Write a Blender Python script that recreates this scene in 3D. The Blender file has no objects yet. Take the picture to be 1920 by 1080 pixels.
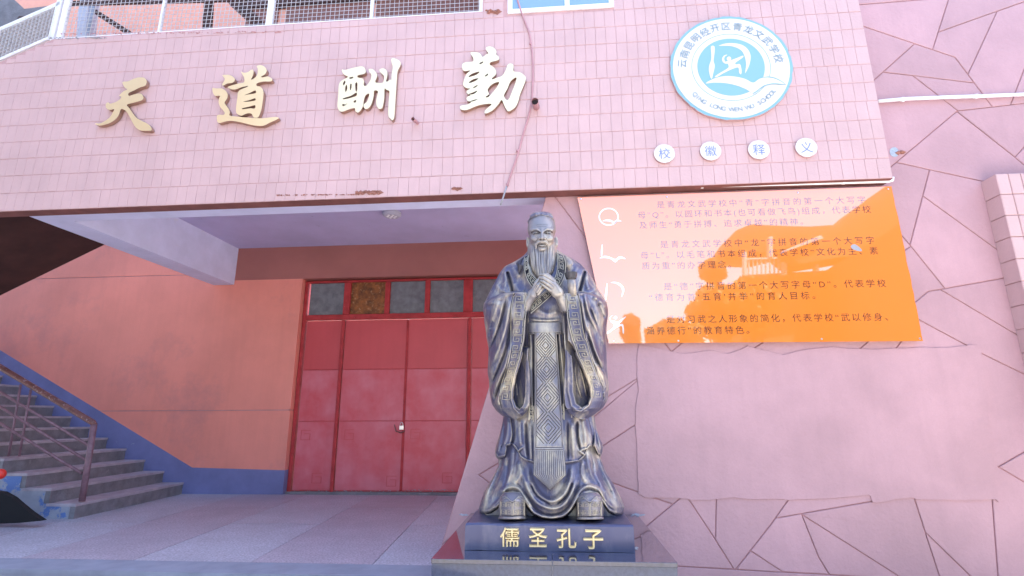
import bpy, math, random
import numpy as np
random.seed(7); rng = np.random.default_rng(7)
SC = bpy.context.scene
COL = SC.collection
# ---------------------------------------------------------------- camera
FPX = 980.0                       # focal length in pixels of a 1920 wide picture
PITCH, ROLL, TH = math.radians(13.778), math.radians(-.2707), math.radians(4.508)
CAMZ = 1.6
cam = bpy.data.cameras.new('camera'); cam.sensor_width = 36; cam.lens = FPX/1920*36
cam.clip_start = .05; cam.clip_end = 500
co = bpy.data.objects.new('camera', cam); COL.objects.link(co); SC.camera = co
from mathutils import Matrix, Vector
co.matrix_world = Matrix.Translation((0, 0, CAMZ)) @ Matrix.Rotation(math.pi/2+PITCH, 4, 'X') @ Matrix.Rotation(ROLL, 4, 'Z')
# ---------------------------------------------------------------- sky and sun
SUN_EL, SUN_AZ = math.radians(58), math.radians(62)      # sun behind the building, to the right
w = bpy.data.worlds.new('World'); SC.world = w; w.use_nodes = True
nt = w.node_tree; nt.nodes.clear()
sky = nt.nodes.new('ShaderNodeTexSky'); sky.sky_type = 'NISHITA'; sky.sun_disc = False
sky.sun_elevation = SUN_EL; sky.sun_rotation = SUN_AZ; sky.air_density = 1.0; sky.dust_density = 1.5; sky.ozone_density = 1.0
bg = nt.nodes.new('ShaderNodeBackground'); bg.inputs['Strength'].default_value = .15
wo = nt.nodes.new('ShaderNodeOutputWorld')
nt.links.new(sky.outputs[0], bg.inputs[0]); nt.links.new(bg.outputs[0], wo.inputs[0])
sl = bpy.data.lights.new('sun', 'SUN'); sl.energy = 5.0; sl.angle = math.radians(.5); sl.color = (1, .95, .87)
so = bpy.data.objects.new('sun', sl); COL.objects.link(so)
sd = Vector((math.sin(SUN_AZ)*math.cos(SUN_EL), math.cos(SUN_AZ)*math.cos(SUN_EL), math.sin(SUN_EL)))
so.rotation_euler = sd.to_track_quat('Z', 'Y').to_euler(); so.location = sd*60
SC.view_settings.view_transform = 'Standard'; SC.view_settings.look = 'None'
SC.view_settings.gamma = 1; SC.view_settings.exposure = 2.5; SC.view_settings.use_curve_mapping = False
SC.render.engine = 'CYCLES'; SC.cycles.max_bounces = 8; SC.cycles.diffuse_bounces = 5
# ---------------------------------------------------------------- geometry of the place
cp, sp, cr, sr = math.cos(PITCH), math.sin(PITCH), math.cos(ROLL), math.sin(ROLL)
N = np.array([math.sin(TH), math.cos(TH), 0]); Dv = np.array([math.cos(TH), -math.sin(TH), 0]); Zv = np.array([0, 0, 1.])
C0 = np.array([0, 0, CAMZ])
def ray(x, y):
    x = np.asarray(x, float); y = np.asarray(y, float)
    X = (x-960)/FPX; U = (540-y)/FPX
    a = X*cr+U*sr; b = -X*sr+U*cr
    return np.stack([a, cp-b*sp+0*a, sp+b*cp+0*a], -1)
def onplane(x, y, c):                      # point of the facade-parallel plane at distance c
    r = ray(x, y); c = np.asarray(c, float)
    return C0+r*(c/(r@N))[..., None]
def onz(x, y, z):
    r = ray(x, y); return C0+r*((z-CAMZ)/r[2])
def uv(x, y, c):
    p = onplane(x, y, c); return np.array([p@Dv, p[..., 2]]).T if p.ndim > 1 else np.array([p@Dv, p[2]])
def L(u, v, c):                            # facade frame -> world
    return Dv*u+Zv*v+N*c
FZ = .482                                  # raised floor
C_WALL, C_FAC, C_STONE = 8.0, 4.70, 4.85
SK = .0753                                 # skew of the depth direction
# ---------------------------------------------------------------- helpers
ORG = {}
def link(o, parent=None, **props):
    COL.objects.link(o)
    if parent is not None: o.parent = parent
    for k, v in props.items(): o[k] = v
    return o
def thing(name, label, cat, loc, group=None):
    o = bpy.data.objects.new(name, None); COL.objects.link(o); o.location = loc; o.empty_display_size = .1
    o['label'] = label; o['category'] = cat
    if group: o['group'] = group
    ORG[o.name] = np.array(loc, float); return o
def mk(name, V, F, m, parent=None, smooth=False, base=None, **props):
    V = np.asarray(V, float)
    if parent is not None and parent.name in ORG: org = ORG[parent.name]
    elif base is not None: org = np.array(base, float)
    else: org = np.zeros(3)
    me = bpy.data.meshes.new(name); me.from_pydata((V-org).tolist(), [], [list(map(int, f)) for f in F]); me.update()
    if m: me.materials.append(m)
    if smooth: me.polygons.foreach_set('use_smooth', [True]*len(me.polygons))
    o = bpy.data.objects.new(name, me)
    if parent is None: o.location = org
    link(o, parent, **props); ORG[o.name] = org
    return o
class MB:
    def __init__(s): s.V = []; s.F = []
    def add(s, V, F):
        n = len(s.V); s.V += [list(map(float, v)) for v in V]; s.F += [[i+n for i in f] for f in F]; return s
    def hexa(s, P8):                       # 4 bottom (ccw) + 4 top
        return s.add(P8, [[3,2,1,0],[4,5,6,7],[0,1,5,4],[1,2,6,5],[2,3,7,6],[3,0,4,7]])
    def box(s, u0, u1, v0, v1, c0, c1, skew=0):   # c0 = near
        f = lambda u, v, c: L(u+(skew*(C_WALL-c)), v, c)
        return s.hexa([f(u0,v0,c0), f(u1,v0,c0), f(u1,v0,c1), f(u0,v0,c1), f(u0,v1,c0), f(u1,v1,c0), f(u1,v1,c1), f(u0,v1,c1)])
    def chamf(s, u0, u1, v0, v1, c0, c1, b, bu=None):
        bu = b if bu is None else bu      # slab with chamfered front
        P = [L(u0,v0,c1),L(u1,v0,c1),L(u1,v1,c1),L(u0,v1,c1), L(u0,v0,c0+b),L(u1,v0,c0+b),L(u1,v1,c0+b),L(u0,v1,c0+b),
             L(u0+bu,v0+b,c0),L(u1-bu,v0+b,c0),L(u1-bu,v1-b,c0),L(u0+bu,v1-b,c0)]
        F = [[8,9,10,11]]
        for i in range(4):
            j = (i+1) % 4; F += [[i,j,4+j,4+i],[4+i,4+j,8+j,8+i]]
        return s.add(P, F)
    def prism(s, pts, back):               # polygon pts (world) swept by vector back
        n = len(pts); B = [np.array(p)+back for p in pts]
        F = [list(range(n)), list(range(2*n-1, n-1, -1))]+[[(i+1) % n, i, n+i, n+(i+1) % n] for i in range(n)]
        return s.add(list(pts)+B, F)
    def tube(s, pts, r, n=8, cap=True):
        pts = [np.array(p, float) for p in pts]; rs = r if hasattr(r, '__len__') else [r]*len(pts)
        R = []; prev = None
        for i, p in enumerate(pts):
            t = pts[min(i+1, len(pts)-1)]-pts[max(i-1, 0)]; t /= np.linalg.norm(t)
            a = prev if prev is not None else (np.array([0,0,1.]) if abs(t[2]) < .9 else np.array([1.,0,0]))
            a = a-t*(a@t); a /= np.linalg.norm(a); prev = a; b = np.cross(t, a)
            R.append([p+rs[i]*(math.cos(2*math.pi*k/n)*a+math.sin(2*math.pi*k/n)*b) for k in range(n)])
        V = [v for q in R for v in q]; F = []
        for i in range(len(pts)-1):
            for k in range(n):
                F.append([i*n+k, i*n+(k+1) % n, (i+1)*n+(k+1) % n, (i+1)*n+k])
        if cap: F += [list(range(n-1, -1, -1)), [(len(pts)-1)*n+k for k in range(n)]]
        return s.add(V, F)
    def build(s, name, m, parent=None, smooth=False, **k): return mk(name, s.V, s.F, m, parent, smooth, **k)
def catmull(pts, k=4, closed=False):
    pts = np.array(pts, float); n = len(pts); out = []
    rngi = range(n if closed else n-1)
    for i in rngi:
        g = lambda j: pts[j % n] if closed else pts[min(max(j, 0), n-1)]
        a, b, c, d = g(i-1), g(i), g(i+1), g(i+2)
        for q in range(k):
            t = q/k; out.append(.5*((2*b)+(c-a)*t+(2*a-5*b+4*c-d)*t*t+(3*b-a-3*c+d)*t**3))
    if not closed: out.append(pts[-1])
    return np.array(out)
# ---------------------------------------------------------------- materials
def mat(name, col, rough=.6, metal=0, spec=.5, noise=0, nscale=6, col2=None, bump=0, bscale=60, coat=0, coat_ior=1.5, fine=0, streak=0, spots=None, ori=0):
    m = bpy.data.materials.new(name); m.use_nodes = True; t = m.node_tree; b = t.nodes['Principled BSDF']
    b.inputs['Base Color'].default_value = (*col, 1); b.inputs['Roughness'].default_value = rough
    b.inputs['Metallic'].default_value = metal; b.inputs['Specular IOR Level'].default_value = spec
    b.inputs['Coat Weight'].default_value = coat; b.inputs['Coat IOR'].default_value = coat_ior; b.inputs['Coat Roughness'].default_value = .015
    tc = t.nodes.new('ShaderNodeTexCoord'); ge = t.nodes.new('ShaderNodeNewGeometry'); pos = ge.outputs['Position']
    cur = None
    def mixc(fac, a, bb, kind='MIX'):
        x = t.nodes.new('ShaderNodeMix'); x.data_type = 'RGBA'; x.blend_type = kind
        if isinstance(fac, float): x.inputs[0].default_value = fac
        else: t.links.new(fac, x.inputs[0])
        for s_, v in ((6, a), (7, bb)):
            if isinstance(v, tuple): x.inputs[s_].default_value = (*v, 1)
            else: t.links.new(v, x.inputs[s_])
        return x.outputs[2]
    def nz(scale, detail=6, lo=.35, hi=.65, vec=None, rg=.6):
        n_ = t.nodes.new('ShaderNodeTexNoise'); n_.inputs['Scale'].default_value = scale; n_.inputs['Detail'].default_value = detail
        n_.inputs['Roughness'].default_value = rg
        t.links.new(vec or pos, n_.inputs['Vector'])
        r = t.nodes.new('ShaderNodeMapRange'); r.inputs[1].default_value = lo; r.inputs[2].default_value = hi
        t.links.new(n_.outputs['Fac'], r.inputs[0]); return r.outputs[0]
    c2 = col2 or tuple(c*(1-noise) for c in col)
    cur = mixc(nz(nscale), tuple(col), c2) if (noise or col2) else None
    if streak:
        mp = t.nodes.new('ShaderNodeMapping'); mp.inputs['Scale'].default_value = (9, 9, .5); t.links.new(pos, mp.inputs['Vector'])
        f = nz(1.3, 5, .45, .8, mp.outputs[0]); mu = t.nodes.new('ShaderNodeMath'); mu.operation = 'MULTIPLY'; mu.inputs[1].default_value = streak
        t.links.new(f, mu.inputs[0]); cur = mixc(mu.outputs[0], cur or tuple(col), tuple(c*.45 for c in col))
    if fine:
        f = nz(bscale*3, 2, .3, .7); mu = t.nodes.new('ShaderNodeMath'); mu.operation = 'MULTIPLY'; mu.inputs[1].default_value = fine
        t.links.new(f, mu.inputs[0]); cur = mixc(mu.outputs[0], cur or tuple(col), tuple(c*.4 for c in col))
    if spots:
        sc_, lo, hi, sc2 = spots; cur = mixc(nz(sc_, 10, lo, hi, rg=.7), cur or tuple(col), sc2)
    if ori:
        oi = t.nodes.new('ShaderNodeObjectInfo'); r = t.nodes.new('ShaderNodeMapRange'); r.inputs[3].default_value = 1-ori; r.inputs[4].default_value = 1+ori*.6
        t.links.new(oi.outputs['Random'], r.inputs[0]); h = t.nodes.new('ShaderNodeHueSaturation'); t.links.new(r.outputs[0], h.inputs['Value']); t.links.new(cur, h.inputs['Color']); cur = h.outputs[0]
    if cur: t.links.new(cur, b.inputs['Base Color'])
    if bump:
        n_ = t.nodes.new('ShaderNodeTexNoise'); n_.inputs['Scale'].default_value = bscale; n_.inputs['Detail'].default_value = 5
        t.links.new(pos, n_.inputs['Vector']); bu = t.nodes.new('ShaderNodeBump'); bu.inputs['Strength'].default_value = bump; bu.inputs['Distance'].default_value = .01
        t.links.new(n_.outputs['Fac'], bu.inputs['Height']); t.links.new(bu.outputs[0], b.inputs['Normal'])
    return m
M = {}
M['pink'] = mat('pink_tile_paint', (.60,.395,.395), .5, ori=.03, streak=.07, noise=.10, nscale=2.2, bump=.25, bscale=45, fine=.05)
M['pinkw'] = mat('pink_wall_paint', (.53,.31,.335), .55, ori=.08, noise=.16, nscale=1.6, bump=.5, bscale=30, fine=.08, streak=.10, spots=(5,.68,.74,(.42,.26,.29)))
M['joint'] = mat('tile_joint', (.55,.33,.33), .8, noise=.2)
M['groove'] = mat('groove_mortar', (.50,.26,.27), .9, noise=.2)
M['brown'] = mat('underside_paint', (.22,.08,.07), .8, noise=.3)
M['lintel'] = mat('lintel_darker_salmon', (.36,.13,.11), .6, noise=.15, nscale=1.2, bump=.15)
M['salmonup'] = mat('orange_balcony_plaster', (.75,.33,.24), .6, noise=.1)
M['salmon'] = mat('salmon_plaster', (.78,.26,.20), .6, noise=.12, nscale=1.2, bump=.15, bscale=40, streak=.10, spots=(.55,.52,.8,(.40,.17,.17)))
M['blue'] = mat('blue_dado_paint', (.17,.18,.37), .5, noise=.2, nscale=3, bump=.15, spots=(9,.66,.7,(.30,.32,.42)))
M['lilac'] = mat('lilac_ceiling_paint', (.50,.46,.70), .7, noise=.12, nscale=2, bump=.15, spots=(7,.66,.72,(.25,.22,.35)))
M['beam'] = mat('beam_paint', (.66,.67,.88), .7, noise=.12, nscale=3, bump=.2, spots=(5,.64,.7,(.62,.62,.72)))
M['door'] = mat('red_door_paint', (.54,.078,.09), .42, spec=.35, noise=.25, nscale=2.2, bump=.15, bscale=25, streak=.12, col2=(.50,.07,.08), spots=(24,.70,.74,(.55,.34,.30)))
M['doorlow'] = mat('lower_red_door_paint', (.56,.085,.105), .42, spec=.35, bump=.15, bscale=25, streak=.10, nscale=2.2, col2=(.60,.16,.20), spots=(24,.70,.74,(.62,.42,.38)))  # slightly paler red, for the lower two rows of sheet panels
M['doorframe'] = mat('red_frame_paint', (.44,.045,.05), .65, spec=.25, noise=.3, nscale=8, bump=.2, spots=(30,.66,.70,(.5,.3,.25)))
M['glass'] = mat('dusty_glass', (.20,.215,.23), .22, noise=.35, nscale=9, bump=.08, spots=(14,.6,.75,(.17,.17,.16)))
M['board'] = mat('brown_pane_board', (.30,.10,.02), .5, noise=.7, nscale=12, spots=(20,.56,.7,(.50,.32,.16)))
M['terra_a'] = mat('terrazzo_bluish', (.58,.57,.66), .45, fine=1.0, bscale=20, noise=.2, nscale=3)
M['terra_b'] = mat('terrazzo_pinkish', (.55,.49,.57), .45, fine=1.0, bscale=20, noise=.2, nscale=3)
M['border'] = mat('cement_border', (.27,.29,.36), .6, noise=.2, nscale=5, bump=.2)
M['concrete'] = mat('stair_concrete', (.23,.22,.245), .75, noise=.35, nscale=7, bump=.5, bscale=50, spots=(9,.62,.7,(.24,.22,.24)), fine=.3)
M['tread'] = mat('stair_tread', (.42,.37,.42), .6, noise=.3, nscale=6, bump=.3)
M['peel'] = mat('peeling_blue_wall', (.33,.35,.42), .7, spots=(3.5,.52,.55,(.10,.18,.42)), bump=.4, noise=.2)
M['rail'] = mat('old_handrail_paint', (.16,.06,.055), .4, noise=.4, nscale=12, spots=(26,.56,.62,(.32,.22,.24)))
M['railp'] = mat('faded_rail_bar', (.22,.12,.15), .5, noise=.4, nscale=16)
M['white'] = mat('white_paint', (.80,.80,.82), .4, noise=.08, nscale=10)
M['pvc'] = mat('white_pvc', (.80,.80,.80), .35)
M['wire'] = mat('galvanised_wire', (.50,.49,.51), .45)
M['orange'] = mat('panel_orange', (.86,.235,.03), .12, spec=.5, coat=1, coat_ior=2.3)
M['text'] = mat('panel_text', (.13,.03,.02), .2, coat=1, coat_ior=2.3)
M['wsym'] = mat('panel_white_symbol', (.85,.72,.66), .2, coat=1, coat_ior=2.3)
M['steel'] = mat('screw_steel', (.7,.7,.7), .3, metal=1)
M['emw'] = mat('emblem_white', (.66,.62,.59), .45)
M['emb'] = mat('emblem_blue', (.21,.40,.47), .45)
M['emt'] = mat('emblem_faded_text', (.38,.50,.57), .5)
M['sgt'] = mat('sign_character_blue', (.16,.22,.55), .5)
M['gold'] = mat('brass_letter', (.95,.76,.46), .33, metal=.65, noise=.03)
M['goldside'] = mat('brass_letter_side', (.42,.27,.20), .4, metal=.7)
M['pipe'] = mat('painted_pipe', (.50,.26,.28), .5, noise=.2)
M['dark'] = mat('dark_inside', (.02,.015,.02), .8)
M['granite'] = mat('polished_granite', (.05,.048,.085), .08, spec=.5, noise=.4, nscale=40, coat=1, coat_ior=1.42)
M['granf'] = mat('polished_granite_front', (.06,.075,.14), .14, spec=.4, noise=.3, nscale=50, coat=1, coat_ior=1.3)
M['mortar'] = mat('white_mortar', (.36,.36,.40), .9, noise=.2, bump=.8)
M['sheet'] = mat('black_cloth', (.004,.004,.006), .95)
M['red'] = mat('red_plastic', (.6,.03,.02), .4)
M['shutter'] = mat('brown_shutter', (.20,.07,.05), .6, noise=.3)
M['blueglass'] = mat('window_glass', (.16,.28,.50), .05, spec=1.0, coat=1, coat_ior=1.8)
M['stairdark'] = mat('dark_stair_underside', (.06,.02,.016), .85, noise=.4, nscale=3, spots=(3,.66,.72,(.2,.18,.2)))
M['grey'] = mat('grey_column_paint', (.42,.42,.50), .6)
M['ground'] = mat('ground_paving', (.46,.44,.42), .8, noise=.2, nscale=1.5, bump=.3)
M['bark'] = mat('bark', (.10,.07,.05), .9, noise=.4, bump=.8)
M['leaf'] = mat('leaves', (.07,.10,.03), .6, noise=.5, nscale=3)
M['far'] = mat('far_building_render', (.10,.07,.055), .8, noise=.2)
M['far2'] = mat('added_wing_render', (.12,.085,.07), .8, noise=.2)
M['roof'] = mat('far_roof_tiles', (.07,.035,.03), .8, noise=.3, nscale=5)
M['broken'] = mat('broken_plaster', (.40,.18,.14), .95, noise=.4, nscale=30, bump=1, bscale=60)
# bronze of the statue: dark violet-blue base with pale gold brushed over it, more on raised edges
def bronze(name, base, gold, amt=.5, rough=.42, metal=.42):
    m = bpy.data.materials.new(name); m.use_nodes = True; t = m.node_tree; b = t.nodes['Principled BSDF']
    ge = t.nodes.new('ShaderNodeNewGeometry')
    mp = t.nodes.new('ShaderNodeMapping'); mp.inputs['Scale'].default_value = (1, 1, .45); t.links.new(ge.outputs['Position'], mp.inputs['Vector'])
    n1 = t.nodes.new('ShaderNodeTexNoise'); n1.inputs['Scale'].default_value = 9; n1.inputs['Detail'].default_value = 8; n1.inputs['Roughness'].default_value = .65
    t.links.new(mp.outputs[0], n1.inputs['Vector'])
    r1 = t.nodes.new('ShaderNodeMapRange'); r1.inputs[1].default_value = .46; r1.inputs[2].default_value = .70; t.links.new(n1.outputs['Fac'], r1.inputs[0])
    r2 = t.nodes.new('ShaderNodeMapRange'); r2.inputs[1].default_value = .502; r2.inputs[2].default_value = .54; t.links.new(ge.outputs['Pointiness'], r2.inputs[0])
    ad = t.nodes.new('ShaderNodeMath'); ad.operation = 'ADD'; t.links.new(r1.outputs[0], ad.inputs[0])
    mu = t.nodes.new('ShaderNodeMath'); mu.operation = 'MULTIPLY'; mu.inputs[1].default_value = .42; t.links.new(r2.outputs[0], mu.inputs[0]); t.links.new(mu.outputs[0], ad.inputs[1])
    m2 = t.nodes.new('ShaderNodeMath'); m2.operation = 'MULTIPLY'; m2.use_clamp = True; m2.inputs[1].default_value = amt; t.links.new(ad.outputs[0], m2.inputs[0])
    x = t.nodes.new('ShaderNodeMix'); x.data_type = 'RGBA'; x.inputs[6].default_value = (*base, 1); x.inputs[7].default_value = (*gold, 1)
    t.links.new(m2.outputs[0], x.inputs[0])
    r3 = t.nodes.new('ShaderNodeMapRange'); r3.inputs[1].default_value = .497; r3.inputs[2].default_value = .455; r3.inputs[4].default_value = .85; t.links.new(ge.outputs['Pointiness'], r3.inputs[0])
    x2 = t.nodes.new('ShaderNodeMix'); x2.data_type = 'RGBA'; x2.inputs[7].default_value = (.02, .018, .03, 1); t.links.new(x.outputs[2], x2.inputs[6]); t.links.new(r3.outputs[0], x2.inputs[0])  # dark wash painted into creases by pointiness, adding shade to the colour
    t.links.new(x2.outputs[2], b.inputs['Base Color'])
    b.inputs['Metallic'].default_value = metal; b.inputs['Roughness'].default_value = rough
    n2 = t.nodes.new('ShaderNodeTexNoise'); n2.inputs['Scale'].default_value = 120; n2.inputs['Detail'].default_value = 3
    t.links.new(ge.outputs['Position'], n2.inputs['Vector'])
    bu = t.nodes.new('ShaderNodeBump'); bu.inputs['Strength'].default_value = .12; bu.inputs['Distance'].default_value = .005
    t.links.new(n2.outputs['Fac'], bu.inputs['Height']); t.links.new(bu.outputs[0], b.inputs['Normal'])
    return m
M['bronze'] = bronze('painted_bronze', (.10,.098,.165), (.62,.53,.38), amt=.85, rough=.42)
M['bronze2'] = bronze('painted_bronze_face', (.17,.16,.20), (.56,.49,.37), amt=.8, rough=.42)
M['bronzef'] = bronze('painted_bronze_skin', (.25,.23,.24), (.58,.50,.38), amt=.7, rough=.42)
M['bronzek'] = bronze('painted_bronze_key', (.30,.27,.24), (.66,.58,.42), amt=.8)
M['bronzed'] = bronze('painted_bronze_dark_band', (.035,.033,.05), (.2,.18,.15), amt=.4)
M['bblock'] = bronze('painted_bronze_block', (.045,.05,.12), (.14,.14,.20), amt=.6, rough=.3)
M['goldch'] = mat('gold_character', (.78,.62,.33), .4, metal=.25)

# ---------------------------------------------------------------- plates and text in the facade frame
def frame_mat(c):
    m = Matrix.Identity(4)
    for i in range(3):
        m[i][0] = Dv[i]; m[i][1] = Zv[i]; m[i][2] = -N[i]; m[i][3] = N[i]*c
    return m
def curve_mesh(contours, depth, smooth=3, bev=0):
    cu = bpy.data.curves.new('c', 'CURVE'); cu.dimensions = '2D'; cu.fill_mode = 'BOTH'; cu.extrude = depth/2; cu.bevel_depth = bev; cu.bevel_resolution = 1
    for pts in contours:
        p = catmull(pts, smooth, True) if smooth > 1 else np.array(pts)
        s = cu.splines.new('POLY'); s.points.add(len(p)-1); s.use_cyclic_u = True
        for i, q in enumerate(p): s.points[i].co = (q[0], q[1], 0, 1)
    o = bpy.data.objects.new('c', cu); COL.objects.link(o)
    bpy.context.view_layer.update()
    me = bpy.data.meshes.new_from_object(o.evaluated_get(bpy.context.evaluated_depsgraph_get()))
    V = np.array([v.co for v in me.vertices]); F = [list(p.vertices) for p in me.polygons]; Nn = [tuple(p.normal) for p in me.polygons]
    bpy.data.objects.remove(o); bpy.data.curves.remove(cu); bpy.data.meshes.remove(me)
    return V, F, Nn
def to_world(V, c):                        # local (u, v, w) -> world; w towards the viewer
    V = np.asarray(V); return V[:, :1]*Dv+V[:, 1:2]*Zv-V[:, 2:3]*N+N*c
def plate(name, contours, depth, c, m, parent=None, smooth=3, bev=0, side=None, **k):
    V, F, Nn = curve_mesh(contours, depth, smooth, bev); V[:, 2] += depth/2
    o = mk(name, to_world(V, c), F, m, parent, **k)
    if side:
        o.data.materials.append(side)
        for i, n_ in enumerate(Nn):
            if n_[2] < .5: o.data.polygons[i].material_index = 1
    return o
def text_mesh(body, spacing=1.0, bold=0, extrude=.0):
    cu = bpy.data.curves.new('t', 'FONT'); cu.body = body; cu.size = 1; cu.space_character = spacing; cu.bevel_depth = bold; cu.bevel_resolution = 0; cu.extrude = extrude; cu.resolution_u = 3
    o = bpy.data.objects.new('t', cu); COL.objects.link(o); bpy.context.view_layer.update()
    me = bpy.data.meshes.new_from_object(o.evaluated_get(bpy.context.evaluated_depsgraph_get()))
    V = np.array([v.co for v in me.vertices]); F = [list(p.vertices) for p in me.polygons]
    bpy.data.objects.remove(o); bpy.data.curves.remove(cu); bpy.data.meshes.remove(me)
    return V, F
def text_fit(name, body, u0, u1, v0, v1, c, m, parent, bold=0, ex=.0, slope=0, spaced=False, h=None, rot=0, **k):
    """fit the text's bounding box in u0..u1, v0..v1"""
    if spaced:                              # keep letter size h, open the spacing until the width fits
        sp_ = 1.0
        for _ in range(3):
            V, F = text_mesh(body, sp_, bold, ex/ h if h else 0); wd = np.ptp(V[:, 0])*h
            sp_ *= (1+ (u1-u0-wd)/wd)
        V[:, :2] *= h; V[:, 0] += u0-V[:, 0].min(); V[:, 1] += v0-V[:, 1].min()*0
    else:
        V, F = text_mesh(body, 1, bold, ex); mn = V.min(0); mx = V.max(0)
        V[:, 0] = u0+(V[:, 0]-mn[0])/(mx[0]-mn[0])*(u1-u0); V[:, 1] = v0+(V[:, 1]-mn[1])/(mx[1]-mn[1])*(v1-v0)
    if slope: V[:, 1] += (V[:, 0]-u0)*slope
    return mk(name, to_world(V, c), F, m, parent, **k)

def rubble(px, py, wd, hh, n=26, nm='broken_edge', c=C_FAC, m='broken', par=None, dz=.0, sz_=1.0):
    q = MB()
    for k in range(n):
        u, v = uv(px+random.uniform(-wd/2, wd/2), py+random.uniform(-hh/2, hh/2)+dz, c); s = random.uniform(.010, .024)*sz_
        pts = [np.array([random.gauss(0, s), random.gauss(0, s*.6), random.gauss(0, s*.7)]) for _ in range(6)]
        ctr = L(u, v, c-.004)
        dirs = [np.array(d)*s*random.uniform(.6, 1.3) for d in ((1.6,0,0),(-1.6,0,0),(0,1,0),(0,-1,0),(0,0,1),(0,0,-1))]
        q.add([ctr+d for d in dirs], [[0,2,4],[2,1,4],[1,3,4],[3,0,4],[2,0,5],[1,2,5],[3,1,5],[0,3,5]])
    return q.build(nm, M[m], par)

# ================================================================ SETTING: ground, raised floor
P = MB(); P.add([[-60,-60,0],[60,-60,0],[60,60,0],[-60,60,0]], [[0,1,2,3]]); P.build('ground', M['ground'], kind='structure')
c_edge = onplane(640, 1076, 1)[..., :]; CE = float(onz(640, 1076, FZ)@N)          # front edge of the platform
fl = MB(); fl.box(-9, .15, 0, FZ-.03, CE+.004, C_WALL+.3); fo = fl.build('floor', M['border'], kind='structure')
b = MB(); b.box(-9, .15, FZ-.03, FZ, CE, CE+.30); b.build('border_strip', M['border'], fo)
# terrazzo slabs
uj = [float(onz(467, 1048.5, FZ)@Dv)]; cj = float(onz(467, 1048.5, FZ)@N)
c_row = float(onz(430, 976, FZ)@N)
u_a = uj[0]-SK*(C_WALL-cj); u_b = float(onz(241, 1045, FZ)@Dv)-SK*(C_WALL-float(onz(241, 1045, FZ)@N)); st = u_a-u_b
cs_ = [CE+.30, c_row, c_row+st, C_WALL+.01]
for j in range(3):
    for i in range(-7, 4):
        ue = min(u_a+(i+1)*st-.003, .10)
        if ue < u_a+i*st+.1: continue
        q = MB(); q.box(u_a+i*st+.003, ue, FZ-.03, FZ-.001*((i+j) % 2), cs_[j]+.003, cs_[j+1]-.003, skew=SK)
        q.build('terrazzo_slab', M['terra_a'] if (i+2*j) % 2 else M['terra_b'], fo)

# ================================================================ recessed back wall with dado and door
rw = thing('recess_wall', 'salmon plastered back wall with a blue dado behind the red double door and stairs', 'wall', L(-4, FZ, C_WALL))
jl = [uv(572, 516, C_WALL), uv(521, 925, C_WALL)]
UL, UR, VT = float((jl[0][0]+jl[1][0])/2), 1.4, float(uv(740, 516, C_WALL)[1])
V1 = float(uv(330, 510, C_WALL)[1]); V0 = float(uv(340, 764, C_WALL)[1])
g = .006
ULN = float(uv(437, 525, C_WALL)[0])
for (u0, u1, v0, v1) in [(-10,UL,FZ-.05,V0-g),(-10,UL,V0+g,V1-g),(-10,ULN,V1+g,5.2),(UR,3.0,FZ-.05,VT)]:
    q = MB(); q.box(u0, u1, v0, v1, C_WALL, C_WALL+.28); q.build('plaster_field', M['salmon'], rw)
q = MB(); q.box(ULN+.001, 3.0, VT, 5.2, C_WALL-.0015, C_WALL+.28); q.build('lintel', M['lintel'], rw)  # wall band above the door, darker than the salmon fields
q = MB(); q.box(-10, UL-.02, FZ-.05, 5.2, C_WALL+.006, C_WALL+.2); q.build('groove_backing', M['groove'], rw)
ds = [(-400,393),(0,648),(357,871),(521,877.5),(521,935),(-400,935)]
pts = [L(*uv(x, y, C_WALL-.003), C_WALL-.003) for x, y in ds]; pts[3][:] = L(UL, uv(521,877.5,C_WALL)[1], C_WALL-.003); pts[4][:] = L(UL, FZ-.01, C_WALL-.003); pts[5][2] = FZ-.01
q = MB(); q.prism(pts, N*.0018); q.build('dado', M['blue'], rw)
dv = float(uv(521,877.5,C_WALL)[1])
q = MB(); q.box(UL-.003, UL+.004, FZ-.01, dv, C_WALL-.002, C_WALL+.28); q.build('dado_return', M['blue'], rw)
# door
CD = C_WALL+.13
dr = mk('double_door', *(lambda m_: (m_.V, m_.F))(MB().box(UL+.006, UR, VT-.02, VT+.04, CD+.04, CD+.10)), M['doorframe'], rw)
def du(x, y): return float(uv(x, y, CD)[0])
fu = [(583,516,541,921),(648,516,622,921),(868,600,866,921)]
UDL = du(560, 720)
zt = float(uv(740, 522, CD)[1]); zb = float(uv(740, 585, CD)[1]); zl = float(uv(740, 597, CD)[1]); z1 = float(uv(700, 690, CD)[1]); z2 = float(uv(700, 787, CD)[1])
xm = [du(648, 585), du(765, 597), du(878, 597)]      # leaf edges
FD = FZ+.02
def fbar(u0, u1, v0, v1, pr=.03):
    q = MB(); q.chamf(u0, u1, v0, v1, CD-pr, CD+.08, .006); q.build('frame_bar', M['doorframe'], dr)
fbar(UL+.006, UL+.06, FD, VT-.02); fbar(UL+.06, UR, VT-.05, VT-.02); fbar(UL+.06, UR, zl+.01, zb-.01)
fbar(xm[0]-.045, xm[0], FD, zl); fbar(xm[2], xm[2]+.05, FD, zl)
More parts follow.
